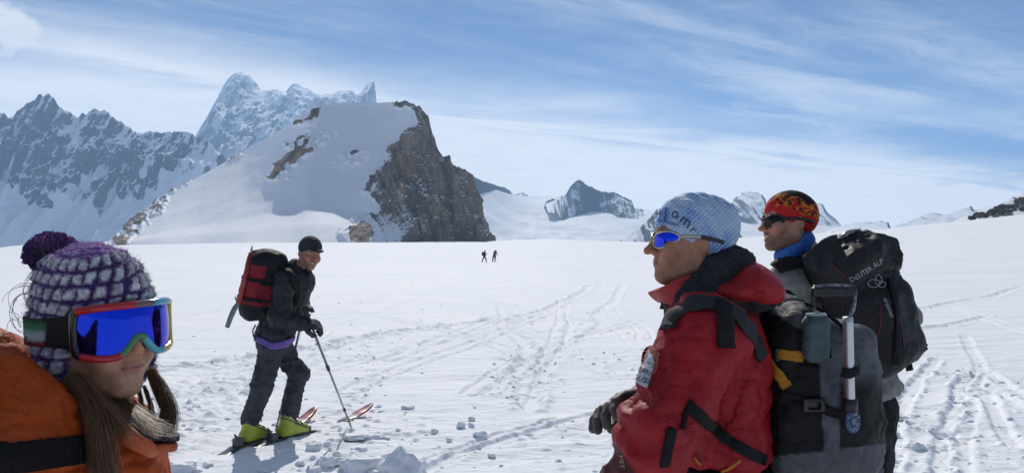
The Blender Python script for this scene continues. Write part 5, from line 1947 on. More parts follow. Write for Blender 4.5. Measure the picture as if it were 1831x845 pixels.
    pm = MV('pack_fabric', rough=0.65, spec=0.3, bump=0.5, bscale=900, crinkle=16, var=0.15, vscale=80, bdist=0.002)
    po = solid('pack_body', pk, lo, hi, 0.0058, pm, K, pdisp, pcol)
    pk0, pk = pk, dsp(pk, pdisp)
    ribbon('piping', pk, [(1350, 568), (1358, 610), (1367, 680), (1370, 740), (1377, 800), (1380, 825)], 0.016, M('grey_piping', (0.12, 0.12, 0.125)), K, 1.9, 2.6, 0.008, 50, 0.002)
    ribbon('webbing_strap', pk, [(1391, 631), (1415, 634), (1442, 636)], 0.028, YELWEB, K, 1.9, 2.6, 0.003, 20, 0.003)
    ribbon('webbing_strap', pk, [(1371, 634), (1383, 652), (1396, 673), (1409, 692)], 0.027, YELWEB, K, 1.9, 2.6, 0.003, 22, 0.006)
    ribbon('webbing_strap', pk, [(1357, 610), (1362, 625), (1366, 632)], 0.016, YELWEB, K, 1.9, 2.6, 0.003, 10, 0.003)
    bk = W(1366, 630, 2.16)
    bp, _ = hit(pk, [1366, 1388, 1452], [630, 632, 722], 1.9, 2.6)
    for q, (wx, hz) in zip(bp, ((0.013, 0.022), (0.010, 0.018), (0.030, 0.018))):
        b2 = S().box(q + (0, -0.012, 0), (wx, 0.008, hz), 0.005).box(q + (0, -0.02, 0), (wx * 0.55, 0.01, hz * 0.5), 0.003, op='s', k=0)
        solid('buckle', b2, q - 0.045, q + 0.045, 0.0028, M('black_plastic', (0.012, 0.012, 0.013), None, 1, 0.35), K)
    ribbon('elastic_pocket', pk, [(1436, 634), (1455, 636), (1484, 630)], 0.026, BLACKWEB, K, 1.9, 2.6, 0.006, 20, 0.004)
    ribbon('compression_strap', pk, [(1395, 705), (1440, 716), (1490, 738), (1512, 742)], 0.026, BLACKWEB, K, 1.9, 2.6, 0.003, 26, 0.003)
    tube('bungee_cord', np.concatenate([hit(pk, [1388, 1412, 1440, 1470, 1500, 1510], [518, 526, 545, 560, 585, 610], 1.9, 2.6)[0] + (0, -0.018, 0.006)]), 0.0055, BLACKWEB, K, n=8)
    # shoulder straps over the jacket
    both = S().sub(jd, 0).sub(dsp(bl, bdisp), 0.02).sub(rh, 0.01)
    ribbon('shoulder_strap', both, [(1192, 588), (1203, 566), (1228, 548), (1258, 540), (1290, 548), (1320, 566), (1345, 600), (1362, 640)], 0.042, M('grey_padded_strap', (0.012, 0.013, 0.015), (0.022, 0.023, 0.026), 90, 0.8, 0.3, 400), K, 1.8, 2.6, 0.008, 50, 0.003, 7)
    ribbon('load_strap', both, [(1292, 541), (1294, 575), (1294, 622)], 0.040, BLACKWEB, K, 1.8, 2.6, 0.005, 30, 0.009)
    ribbon('hip_strap', both, [(1228, 722), (1260, 752), (1300, 785), (1345, 812), (1368, 822)], 0.028, BLACKWEB, K, 1.8, 2.6, 0.004, 50, 0.003)
    ribbon('dangling_strap', both, [(1200, 764), (1196, 790), (1190, 815), (1187, 832)], 0.024, BLACKWEB, K, 1.8, 2.6, 0.004, 20, 0.003)
    hb = S()
    hb.ell(W(1290, 838, 2.33), (0.138, 0.20, 0.048), k=0.02).sub(tr, 0, 's', -0.01)
    solid('hip_belt', hb, W(1290, 838, 2.33) - (0.2, 0.26, 0.08), W(1290, 838, 2.33) + (0.2, 0.26, 0.08), 0.008, BLACKWEB, K)
    cordp, ok = hit(both, [1240, 1250, 1268, 1290, 1308, 1320], [814, 828, 838, 838, 830, 818], 1.8, 2.6)
    tube('cord_loop', resample(cordp + (0, -0.022, 0), 24), 0.0035, YELWEB, K, n=8)
    # round badge
    rb = patch('round_badge', pk, [(1524 + 14 * math.cos(a), 752 - 21 * math.sin(a)) for a in np.linspace(0, 6.28, 32)], M('blue_badge', (0.03, 0.07, 0.16)), K, 1.9, 2.6, 0.003)
    rp = M('pale_badge_print', (0.42, 0.47, 0.52))
    for tx, a0, da in (('IVBV', 150, -40), ('UIAGM', 205, 32)):
        for i, ch in enumerate(tx):
            a = R(a0 + da * i)
            lettering('badge_lettering', ch, pk, (1524 + 9.6 * math.cos(a), 752 - 15 * math.sin(a)), 8.5, math.degrees(a) - 90 if da < 0 else math.degrees(a) + 90, rp, rb, 1.9, 2.6, 0.0055)
    patch('badge_centre', pk, [(1525 + 4.5 * math.cos(a), 753 - 7 * math.sin(a)) for a in np.linspace(0, 6.28, 24)], M('grey_badge', (0.2, 0.22, 0.25)), rb, 1.9, 2.6, 0.005)
    # yellow slings on the far side of the pack
    tube('sling', resample([W(1540, 706, 2.30), W(1552, 718, 2.28), W(1558, 736, 2.28), W(1552, 746, 2.28), W(1541, 744, 2.29), W(1536, 728, 2.30)], 20), 0.006, YELWEB, K, n=8, flat=(0.5, 1.6))
    tube('sling', resample([W(1546, 748, 2.29), W(1547, 780, 2.28), W(1544, 815, 2.28), W(1540, 860, 2.29)], 20), 0.008, M('pale_yellow_sling', (0.45, 0.38, 0.14), (0.03, 0.03, 0.03), 45, 0.7), K, n=8, flat=(0.5, 1.5))

    # pouch in the side pocket
    bo_ = root('soft_bottle', W(1454, 640, 2.17), 'teal grey soft bottle tucked in the side pocket of the grey backpack', 'bottle')
    q = hit(pk, [1454], [604], 1.9, 2.6)[0][0] + (0, -0.018, 0)
    bt = S().box(q + (0, 0, -0.004), (0.033, 0.024, 0.058), 0.022).ell(q + (0, 0, 0.048), (0.028, 0.022, 0.02), k=0.02)
    solid('bottle_body', bt, q - 0.09, q + 0.09, 0.004, M('teal_cloth', (0.045, 0.075, 0.082), (0.065, 0.10, 0.105), 50, 0.6, 0.3, 120), bo_, folds(0.04, 0.008, 591))
    tube('bottle_rim', [q + (0.024 * math.cos(a), -0.004 + 0.016 * math.sin(a), 0.064) for a in np.linspace(0, 6.28, 20)[:-1]], 0.0035, M('pale_rim', (0.3, 0.36, 0.37)), bo_, n=8, closed=True)

    # ---------------- shovel strapped to the pack
    sh = root('snow_shovel', W(1517, 760, 2.2), 'snow shovel with silver shaft and black D grip strapped upright on the grey backpack', 'shovel')
    yS = 2.12
    alu = M('brushed_aluminium', (0.52, 0.53, 0.54), (0.62, 0.63, 0.63), 60, 0.38, metal=0.85, stretch=(6, 6, 0.4))
    blk = M('black_grip', (0.012, 0.012, 0.013), None, 1, 0.4)
    tube('shaft', resample([W(1516, 566, yS), W(1518, 650, yS), W(1520, 728, yS)], 16), [0.0152] * 16, alu, sh, n=20, flat=(1.0, 0.8))
    V1 = []
    gb = S().box(W(1491, 521, yS), (0.057, 0.014, 0.0125), 0.008)
    for k in range(6):
        gb.box(W(1462 + 11.6 * k, 524, yS - 0.016), (0.0055, 0.006, 0.006), 0.002, op='s', k=0.002)
    solid('grip_bar', gb, W(1491, 521, yS) - (0.08, 0.04, 0.04), W(1491, 521, yS) + (0.08, 0.04, 0.04), 0.0024, blk, sh)
    tube('grip_frame', resample([W(1453, 514, yS), W(1453, 532, yS), W(1454, 546, yS), W(1457, 552, yS)], 10), 0.0035, blk, sh, n=8)
    tube('grip_frame', resample([W(1454, 513, yS), W(1490, 510, yS), W(1526, 512, yS), W(1529, 522, yS), W(1528, 540, yS), W(1526, 552, yS), W(1519, 566, yS)], 26), 0.0048, M('worn_black_metal', (0.05, 0.05, 0.055), (0.3, 0.3, 0.32), 70, 0.3, metal=0.6), sh, n=8)
    tube('shaft_strap', [W(1504, 664, yS - 0.012), W(1519, 668, yS - 0.020), W(1534, 662, yS - 0.010), W(1536, 655, yS + 0.01)], 0.0085, BLACKWEB, sh, n=8, flat=(0.5, 1.5))
    tube('shaft_collar', [W(1519.5, 712, yS), W(1520, 735, yS)], 0.019, blk, sh, n=16)


build_red()
# ================================================================== man with the flame hat
def build_flame():
    c = W(1409, 394, 3.4)
    Rm = heading(-84, 0, 0)
    bz = gz(1.38, 3.4)
    P0 = root('person', (1.38, 3.4, bz), 'smiling man in grey jacket with red flame hat and dark glasses', 'person')
    hs = head_sdf(c, Rm, 1.0, 1.0, 1.05, 1.05)
    nb = W(1438, 475, 3.42); hip = W(1528, 735, 3.40)
    ft_ = nrm((-0.62, 0.78, 0)); rt = np.array((ft_[1], -ft_[0], 0))
    mid = W(1456, 508, 3.42)
    sL, sR = mid - rt * 0.18, mid + rt * 0.19
    eL = W(1398, 640, 3.22); wL = W(1340, 690, 3.25)
    eR = W(1606, 572, 3.58); wR = W(1565, 690, 3.66)
    body = S()
    body.sub(hs, 0).cap(to_world(c, Rm, (0, -0.022, -0.07)), nb, 0.056, 0.062, k=0.02)
    body.cap(nb, hip, 0.10, 0.12, k=0.05)
    for a, b_, w_ in ((sL, eL, wL), (sR, eR, wR)):
        body.cap(nb, a, 0.05, 0.055, k=0.04).cap(a, b_, 0.05, 0.042, k=0.02).cap(b_, w_, 0.04, 0.03, k=0.02)
    lo, hi = bounds([c + .16, c - .16, nb - (0.05, 0.05, 0.05)], 0.02)
    solid('body', body, lo, hi, 0.004, SKIN, P0, color=skin_color(c, Rm, 1.0, (0.40, 0.20, 0.125), (0.33, 0.12, 0.09), (0.75, 0.75)))
    te = S(c, Rm).ell((0, 0.073, -0.0640), (0.026, 0.0215, 0.0070))
    solid('teeth', te, c - 0.14, c + 0.14, 0.0035, M('teeth', (0.72, 0.68, 0.60), None, 1, 0.3), P0)
    # hat
    hat = S(c, Rm)
    hat.ell((0, -0.012, 0.034), (0.083, 0.106, 0.088), k=0.03).ell((0, -0.062, 0.005), (0.072, 0.048, 0.058), k=0.04)
    hat.plane((0, 0.097, 0.030), (0, 0.475, -0.88), k=0.006).plane((0, -0.05, -0.050), (0, 0.2, -1), k=0.006)
    hat.sub(hs, 0.002, 's', -0.002)

    def hc(V, N):
        q = (V - c) @ Rm
        s_ = (q[:, 2] - 0.03) / 0.09 * 0.85 - q[:, 1] / 0.1 * 0.42
        fl = n3(q * np.array((60, 30, 90)) + 9, 601); f2 = n3(q * np.array((150, 80, 160)), 603)
        f = s_ + 0.75 * (fl - 0.5)
        red = np.array((0.50, 0.022, 0.022)); org = np.array((0.55, 0.16, 0.02)); blk = np.array((0.010, 0.010, 0.016))
        a = sstep(f, 0.10, 0.22)[:, None]; b = sstep(s_ + 0.5 * (fl - .5), 0.62, 0.70)[:, None]
        flame = np.where((f2 > 0.48)[:, None], org, np.array((0.06, 0.014, 0.012)))
        col = red * (1 - a) + flame * a
        return col * (1 - b) + blk * b
    solid('flame_hat', hat, c - 0.18, c + 0.18, 0.0034, MV('stretch_fleece', rough=0.8, spec=0.2, bump=0.3, bscale=300, var=0.1), P0, folds(0.05, 0.004, 605), hc)['label'] = 'red hat with orange flames and black crown'
    sunglasses(c, Rm, 1.0, 'black wraparound sunglasses on the man with the flame hat', lens_mat('smoke_lens', (0.022, 0.022, 0.024), (0.06, 0.06, 0.06), 0.06), M('black_frame', (0.012, 0.012, 0.013), None, 1, 0.25), M('black_arm', (0.012, 0.012, 0.013), None, 1, 0.3), hh=0.023, fr=0.0032)
    # blue neck warmer
    Rt = np.stack([nrm((0.74, 0, 0.67)), np.array((0, 1.0, 0)), nrm((-0.67, 0, 0.74))], 1)
    gt = S().ell(W(1418, 440, 3.40), (0.088, 0.080, 0.040), Rt).ell(W(1424, 446, 3.41), (0.080, 0.080, 0.045), Rt, k=0.03)
    gt.sub(hs, 0.004, 's', 0.002)
    solid('neck_warmer', gt, W(1418, 440, 3.4) - 0.14, W(1418, 440, 3.4) + 0.14, 0.0045, M('blue_fleece', (0.02, 0.10, 0.36), (0.035, 0.16, 0.46), 60, 0.85, 0.4, 200), P0, lambda V, N: folds(0.03, 0.010, 611, (1, 1, 1.6))(V, N))
    # jacket
    jk = S()
    jk.chain([mid + (0.0, 0, -0.06), (mid + hip) / 2, hip + (0.005, 0, 0.05)], [0.150, 0.165, 0.172], k=0.06)
    jk.chain([sL, eL, wL], [0.095, 0.078, 0.062], k=0.05).chain([sR, eR, wR], [0.095, 0.082, 0.062], k=0.04)
    jk.cap(nb + (0.0, 0, 0.015), nb + (0.02, 0, -0.06), 0.078, 0.11, k=0.04)
    jk.plane(W(1560, 702, 3.4), (0.22, 0, -1), k=0.01)
    jk.sub(body, 0.004, 's', 0.003)
    lo, hi = bounds([sL, sR, eL, eR, wL, wR, hip, nb], 0.2)
    gm = M('grey_softshell', (0.19, 0.19, 0.18), (0.24, 0.24, 0.23), 25, 0.7, 0.3, 900, spec=0.25, crinkle=12)
    solid('jacket', jk, lo, hi, 0.0085, gm, P0, lambda V, N: folds(0.14, 0.038, 621)(V, N) + folds(0.05, 0.010, 623)(V, N) + creases(0.09, 0.012, 625)(V, N))
    # trousers and boots
    tr = S()
    tr.ell(hip + (0, 0, 0.0), (0.150, 0.160, 0.16), k=0.05)
    nf = np.array([1.34, 3.30, bz]); ff = np.array([1.48, 3.52, bz])
    for f_, o in ((nf, -0.08), (ff, 0.08)):
        kn = (hip + f_) / 2 + (-0.0, 0, 0.04)
        tr.chain([hip + rt * o, kn + rt * o * 0.6, f_ + (0, 0, 0.12)], [0.115, 0.088, 0.078], k=0.05)
    lo, hi = bounds([hip + (0, 0, 0.12), nf, ff], 0.22); lo[2] = bz + 0.07
    solid('trousers', tr, lo, hi, 0.012, DARKTR, P0, folds(0.13, 0.04, 631))
    for f_ in (nf, ff):
        bt = S().cap(f_ + (0, 0, 0.10), f_ + (0.0, 0, 0.26), 0.066, 0.072, k=0.04)
        Rb = frame(ft_)
        bt.box(f_ + ft_ * 0.06 + (0, 0, 0.055), (0.057, 0.16, 0.06), 0.04, Rb, k=0.04)
        solid('boot', bt, f_ - (0.27, 0.27, 0.02), f_ + (0.27, 0.27, 0.36), 0.012, M('grey_boot', (0.05, 0.05, 0.055)), P0)
    for w_, e_ in ((wL, eL), (wR, eR)):
        solid('glove', glove_sdf(w_, frame(nrm(w_ - e_), (0.3, -0.5, 0.6)), 0.8, 1.05), w_ - 0.2, w_ + 0.2, 0.010, M('black_glove', (0.015, 0.015, 0.016), None, 1, 0.7), P0)

    # ---------------- pack
    pc = W(1548, 545, 3.20)
    up = nrm((-0.30, 0.02, 0.95))
    lat = nrm(np.cross(np.cross(up, (0.87, 0.45, 0)), up)); dep = np.cross(up, lat)
    if dep[1] > 0: dep = -dep
    Rp = np.stack([lat, dep, up], 1)
    K = root('backpack', pc - up * 0.27, 'black backpack with pale lettering on the man with the flame hat', 'backpack')
    def L(*a): return to_world(pc, Rp, a)
    pk = S(pc, Rp)
    pk.box((-0.005, 0, -0.03), (0.138, 0.105, 0.220), 0.06, k=0.03)
    pk.box((0.0, 0.035, -0.09), (0.115, 0.105, 0.15), 0.05, k=0.04)
    lid = S(pc, Rp)
    lid.ell((-0.012, 0.005, 0.200), (0.150, 0.138, 0.080), k=0.03).box((0.0, 0.0, 0.155), (0.150, 0.125, 0.06), 0.04, k=0.05)
    BLK = np.array((0.0075, 0.0078, 0.0095))

    def pcol(V, N):
        q = (V - pc) @ Rp
        g = ((np.abs(q[:, 0] + 0.02) < 0.055) & (q[:, 2] < 0.02) & (q[:, 2] > -0.15) & (q[:, 1] > 0.06)) * 1.0
        col = BLK * (1 - g[:, None]) + np.array((0.022, 0.023, 0.030)) * g[:, None]
        return col * (0.8 + 0.4 * fbm3(V / 0.05, 2, 641)[:, None])
    pm = MV('black_pack_fabric', rough=0.55, spec=0.35, bump=0.4, bscale=900, crinkle=13, var=0.15, vscale=80, bdist=0.002)
    d1 = lambda V, N: folds(0.12, 0.026, 643)(V, N) + folds(0.04, 0.006, 645)(V, N)
    d2 = lambda V, N: folds(0.10, 0.034, 647)(V, N) + folds(0.035, 0.006, 649)(V, N)
    solid('pack_body', pk, pc - 0.42, pc + 0.42, 0.0075, pm, K, d1, pcol)
    lo_ = solid('pack_lid', lid, pc - 0.42, pc + 0.42, 0.0075, pm, K, d2, pcol)
    allp = S().sub(dsp(pk, d1), 0).sub(dsp(lid, d2), 0.01)
    pr = M('pale_grey_print', (0.38, 0.39, 0.40))
    lettering('lid_lettering', 'DEUTER ALP', allp, (1549, 483), 13, 33, pr, lo_, 2.7, 3.6, 0.004, 0.92)
    lettering('side_lettering', 'aircontact', allp, (1588, 550), 10.5, -68, pr, lo_, 2.7, 3.6, 0.004, 0.85)
    rd = M('red_piping', (0.10, 0.008, 0.012))
    for pix in ([(1483, 470), (1505, 487), (1523, 505)], [(1573, 545), (1574, 580), (1565, 610), (1540, 640)], [(1598, 540), (1610, 580), (1616, 620)]):
        P, ok = hit(allp, *resample(pix, 18).T, 2.7, 3.6)
        tube('red_piping', P[ok] + (0, -0.003, 0), 0.0028, rd, K, n=6)
    # emblem outline on the lid
    em = []
    for cx, cy_, rx, ry, a0 in ((1562, 506, 11, 7, 0), (1570, 500, 6, 9, 0.5), (1576, 508, 7, 5, 0)):
        aa = np.linspace(0, 6.28, 26)[:-1]
        P, ok = hit(allp, cx + rx * np.cos(aa), cy_ + ry * np.sin(aa), 2.7, 3.6)
        tube('emblem', P + (0, -0.003, 0), 0.0014, pr, K, n=5, closed=True)
    ribbon('lid_strap', allp, [(1505, 425), (1520, 415), (1535, 412)], 0.02, M('glossy_label', (0.35, 0.35, 0.35), (0.02, 0.02, 0.02), 60, 0.2), K, 2.7, 3.6, 0.003, 14, 0.004)
    ribbon('front_strap', allp, [(1590, 500), (1600, 540), (1604, 600), (1600, 650)], 0.022, BLACKWEB, K, 2.7, 3.6, 0.004, 30, 0.004)
    j2 = dsp(jk, lambda V, N: folds(0.14, 0.038, 621)(V, N) + folds(0.05, 0.010, 623)(V, N))
    ribbon('shoulder_strap', j2, [(1388, 482), (1405, 474), (1425, 468), (1450, 466), (1466, 470)], 0.060, BLACKWEB, K, 2.8, 3.8, 0.012, 30, 0.006, 7)
    # loose strap ends flying off the right side
    tube('strap_end', resample([W(1625, 585, 3.2), W(1640, 600, 3.2), W(1652, 612, 3.2), W(1658, 620, 3.2), W(1652, 626, 3.2), W(1640, 612, 3.2), W(1628, 596, 3.2)], 20), 0.006, BLACKWEB, K, n=6, flat=(0.4, 1.4))
    tube('strap_end', resample([W(1618, 625, 3.2), W(1622, 640, 3.2), W(1627, 662, 3.2)], 8), 0.011, BLACKWEB, K, n=6, flat=(0.35, 1.4))
    tube('strap_end', resample([W(1590, 492, 3.2), W(1600, 489, 3.2), W(1609, 486, 3.2)], 8), 0.005, BLACKWEB, K, n=6, flat=(0.35, 1.4))
    tube('strap_buckle', resample([W(1626, 618, 3.19), W(1634, 622, 3.19), W(1640, 630, 3.19), W(1632, 632, 3.19), W(1626, 626, 3.19)], 14), 0.004, M('black_plastic2', (0.015, 0.015, 0.016), None, 1, 0.3), K, n=6, closed=True)


build_flame()
# ================================================================== skier with poles
def build_skier():
    c = W(554, 452, 7.0)
    Rm = heading(36, -10, 8)
    bz = gz(-2.0, 7.15)
    P0 = root('person', (-2.0, 7.15, bz), 'smiling skier in black jacket and dark cap with yellow ski boots', 'person')
    hs = head_sdf(c, Rm, 1.07, 1.0, 1.0, 1.0)
    nb = W(533, 488, 7.03); pel = W(490, 605, 7.05)
    ft_ = nrm((0.94, 0.34, 0)); rt = np.array((ft_[1], -ft_[0], 0))
    sR, eR, hR = W(510, 502, 6.86), W(499, 565, 6.78), W(537, 577, 6.78)
    sL, eL, hL = W(528, 502, 7.2), W(536, 548, 7.32), W(526, 564, 7.15)
    kneeR, ankR = W(468, 690, 6.95), np.array([-2.19, 7.04, gz(-2.19, 7.04) + 0.16])
    kneeL, ankL = W(534, 668, 7.18), np.array([-1.93, 7.25, gz(-1.93, 7.25) + 0.16])
    hipR, hipL = pel + rt * 0.09, pel - rt * 0.09
    body = S()
    body.sub(hs, 0).cap(to_world(c, Rm, (0, -0.022, -0.07)), nb, 0.056, 0.06, k=0.02).cap(nb, pel, 0.10, 0.11, k=0.05)
    for a, b_, w_ in ((sR, eR, hR), (sL, eL, hL)):
        body.cap(a, b_, 0.045, 0.04, k=0.02).cap(b_, w_, 0.038, 0.03, k=0.02)
    lo, hi = bounds([c + .17, c - .17, nb - 0.05], 0.02)
    solid('body', body, lo, hi, 0.005, SKIN, P0, color=skin_color(c, Rm, 1.07, (0.34, 0.17, 0.11), (0.28, 0.10, 0.08), (0.45, 0.5)))
    te = S(c, Rm).ell((0, 0.079, -0.0695), (0.027, 0.0225, 0.0085))
    solid('teeth', te, c - 0.14, c + 0.14, 0.004, M('teeth', (0.75, 0.70, 0.62), None, 1, 0.3), P0)
    hat = S(c, Rm)
    hat.ell((0, -0.014, 0.044), (0.094, 0.114, 0.098), k=0.03).plane((0, 0.097, 0.040), (0, 0.42, -0.9), k=0.008)
    hat.ell((0, 0.116, 0.044), (0.064, 0.045, 0.013), k=0.015)
    hat.sub(hs, 0.002, 's', -0.002)
    solid('cap', hat, c - 0.2, c + 0.2, 0.006, M('dark_cap_cloth', (0.018, 0.019, 0.024), (0.03, 0.03, 0.036), 50, 0.85, 0.3, 200), P0, folds(0.05, 0.006, 701))
    # jacket
    bkm = M('black_shell', (0.010, 0.011, 0.015), (0.020, 0.021, 0.026), 20, 0.6, 0.3, 900, spec=0.35, crinkle=10)
    jk = S()
    jk.chain([nb + (-0.02, 0, -0.07), (nb + pel) / 2, pel + (0, 0, 0.02)], [0.15, 0.155, 0.155], k=0.06)
    jk.chain([sR, eR, hR], [0.088, 0.078, 0.055], k=0.04).chain([sL, eL, hL], [0.088, 0.075, 0.055], k=0.04)
    jk.cap(nb + (-0.01, 0, 0.035), nb + (0, 0, -0.06), 0.078, 0.10, k=0.04)
    jk.ell(W(546, 492, 6.98), (0.035, 0.06, 0.05), k=0.03)
    jk.plane(pel + (0, 0, -0.06), (0.1, 0, -1), k=0.01)
    jk.sub(hs, 0.004, 's', 0.003)
    lo, hi = bounds([sR, sL, eR, eL, hR, hL, pel - (0.1, 0.1, 0.1), nb], 0.17)
    solid('jacket', jk, lo, hi, 0.0085, bkm, P0, lambda V, N: creases(0.1, 0.012, 715)(V, N) + folds(0.12, 0.034, 711)(V, N) + folds(0.05, 0.012, 713)(V, N))
    tube('collar_flap', resample([W(547, 482, 6.95), W(551, 494, 6.93), W(549, 508, 6.93)], 8), [0.014, 0.018, 0.02, 0.022, 0.022, 0.022, 0.02, 0.016], bkm, P0, n=6, flat=(0.4, 1.3))
    # trousers
    tm = M('slate_trousers', (0.028, 0.031, 0.038), (0.046, 0.051, 0.060), 14, 0.7, 0.35, 900, spec=0.3, crinkle=9)
    tr = S()
    tr.ell(pel + (0, 0, -0.03), (0.135, 0.165, 0.13), k=0.04)
    tr.chain([hipR, kneeR, ankR + (0, 0, 0.04)], [0.102, 0.080, 0.076], k=0.04).chain([hipL, kneeL, ankL + (0, 0, 0.04)], [0.102, 0.080, 0.076], k=0.04)
    lo, hi = bounds([pel + (0, 0, 0.06), kneeR, kneeL, ankR, ankL], 0.15)
    tr.plane(ankR + (0, 0, 0.0), (0, 0.0, -1), k=0.008)
    solid('trousers', tr, lo, hi, 0.0085, tm, P0, lambda V, N: folds(0.12, 0.034, 721, (1, 1, 1.4))(V, N) + folds(0.045, 0.012, 723, (1, 1, 1.8))(V, N) + creases(0.1, 0.012, 725, (1, 1, 1.5))(V, N))
    ribbon('harness_belt', S().sub(dsp(jk, lambda V, N: folds(0.12, 0.034, 711)(V, N)), 0).sub(dsp(tr, lambda V, N: folds(0.12, 0.034, 721, (1, 1, 1.4))(V, N)), 0.01), [(452, 598), (462, 606), (488, 619), (510, 613), (528, 602)], 0.055, M('purple_webbing', (0.13, 0.07, 0.30), (0.17, 0.10, 0.37), 40, 0.7), P0, 6.3, 7.6, 0.008, 40, 0.010)
    tube('harness_loop', resample([W(457, 580, 6.95), W(452, 590, 6.93), W(453, 600, 6.92), W(459, 606, 6.92)], 12), 0.006, BLACKWEB, P0, n=6)
    # gloves
    gm = M('black_leather_glove', (0.010, 0.010, 0.012), (0.02, 0.02, 0.024), 60, 0.6, 0.3, 120)
    Rg = frame(nrm((0.85, 0.35, -0.12)), (0.2, -0.55, 0.8))
    solid('glove', glove_sdf(hR, Rg, 1.25, 1.25), hR - 0.24, hR + 0.24, 0.0065, gm, P0)
    Rg2 = frame(nrm((0.6, -0.2, 0.5)), (0.0, -0.4, 0.8))
    solid('glove', glove_sdf(hL, Rg2, 1.2, 1.1), hL - 0.22, hL + 0.22, 0.0075, gm, P0)
    # boots
    ym = MV('ski_boot_plastic', rough=0.35, spec=0.5, var=0.10, vscale=25)
    for ank, a in ((ankR, 24), (ankL, 34)):
        d = np.array((math.sin(R(a)), math.cos(R(a)), 0)); z0 = ank[2] - 0.16
        f0 = np.array([ank[0], ank[1], z0])
        Rb = frame(d)
        bt = S(f0, Rb)
        bt.box((0, 0.045, 0.055), (0.054, 0.155, 0.040), 0.030, k=0.03)
        bt.cap((0, -0.03, 0.09), (0, -0.005, 0.25), 0.060, 0.066, k=0.05)
        bt.ell((0, 0.05, 0.085), (0.050, 0.10, 0.045), k=0.04)

        def bc(V, N, f0=f0, Rb=Rb):
            q = (V - f0) @ Rb
            y = np.array((0.40, 0.44, 0.035)); g = np.array((0.07, 0.08, 0.09))
            m_ = ((q[:, 2] < 0.030) | ((q[:, 2] > 0.20) & (q[:, 1] < -0.02)) | (np.abs(q[:, 2] - 0.145 + 0.5 * q[:, 1]) < 0.008))[:, None]
            return np.where(m_, g, y) * np.ones((len(V), 3))
        bo = solid('ski_boot', bt, f0 - (0.27, 0.27, 0.0), f0 + (0.27, 0.27, 0.36), 0.006, ym, P0, None, bc)
        for yy, zz, wd in ((0.10, 0.105, 0.052), (0.055, 0.125, 0.054), (0.045, 0.175, 0.062), (0.045, 0.215, 0.066)):
            pts = [to_world(f0, Rb, (wd * 1.08 * math.sin(t), yy + 0.018 * math.cos(t) + 0.005, zz + 0.012 * math.cos(t))) for t in np.linspace(-1.7, 1.7, 12)]
            tube('boot_buckle', pts, 0.006, M('buckle_grey', (0.18, 0.18, 0.19), None, 1, 0.3, metal=0.7), bo, n=6, flat=(0.6, 1.4))

    # ---------------- skis
    top = MV('ski_top', rough=0.3, spec=0.5, var=0.15, vscale=40)
    for k, (ank, a, lab) in enumerate(((ankR, 15, 'ski under the left yellow boot, red tip showing behind the skier'), (ankL, 30, 'ski with red tip lying furthest right beside the pole'))):
        d = np.array((math.sin(R(a)), math.cos(R(a)))); n_ = np.array((d[1], -d[0]))
        SK = root('ski', (ank[0], ank[1], ank[2] - 0.16), lab, 'ski', 'pair of skis on the skier')
        t = np.linspace(-0.52, 1.12, 46)
        wd = np.where(t > 0.9, 0.054 * np.sqrt(np.clip(1 - ((t - 0.9) / 0.225) ** 2, 0, 1)) + 0.002, 0.042 + 0.012 * np.abs((t - 0.2) / 0.7) ** 1.5)
        rows_ = []; cols_ = []
        for i, s_ in enumerate(t):
            p = np.array((ank[0], ank[1])) + d * s_
            zg = gz(*p)
            zl = zg + 0.012 - 0.030 * sstep(np.array(s_), 0.22, 0.4) * (1 - sstep(np.array(s_), 0.62, 0.82)) + 0.14 * max(s_ - 0.80, 0) ** 1.15 * 2.2
            if s_ < -0.2: zl -= 0.04 * (-0.2 - s_) / 0.3
            if abs(s_) < 0.22: zl = ank[2] - 0.16 + 0.004
            rows_.append([(p[0] + n_[0] * w_ * wd[i], p[1] + n_[1] * w_ * wd[i], zl + h_) for w_, h_ in ((-1, 0.0), (-1, 0.012), (-.5, 0.014), (0, 0.014), (.5, 0.014), (1, 0.012), (1, 0.0))])
            stripe = (0.55, 0.52, 0.46) if (0.80 < s_ < 0.90 and i % 3) else (0.36, 0.035, 0.02)
            if s_ > 1.02: stripe = (0.16, 0.02, 0.02)
            cols_.append([stripe if s_ > 0.78 else (0.06, 0.055, 0.06)] * 7)
        A = np.array(rows_)
        mesh_obj('ski_board', A.reshape(-1, 3), grid_faces(46, 7, True), top, SK, attrs={'Col': np.array(cols_).reshape(-1, 3)})
        for s_, hz in ((-0.19, 0.05), (0.21, 0.03)):
            p = np.array([ank[0] + d[0] * s_, ank[1] + d[1] * s_, ank[2] - 0.16 + 0.02 + hz / 2])
            b2 = S().box(p, (0.036, 0.035, hz / 2 + 0.015), 0.008, frame((d[0], d[1], 0))).cap(p + (0, 0, hz / 2), p + (-0.05 * d[0], -0.05 * d[1], hz / 2 + 0.05), 0.014, 0.008, k=0.02)
            solid('ski_binding', b2, p - 0.12, p + 0.13, 0.006, M('binding_grey', (0.05, 0.052, 0.06), (0.12, 0.12, 0.13), 30, 0.4), SK)

    # ---------------- poles
    al = M('pole_aluminium', (0.42, 0.42, 0.43), (0.25, 0.25, 0.27), 12, 0.35, metal=0.7)
    bk = M('pole_black', (0.015, 0.015, 0.017), None, 1, 0.5)
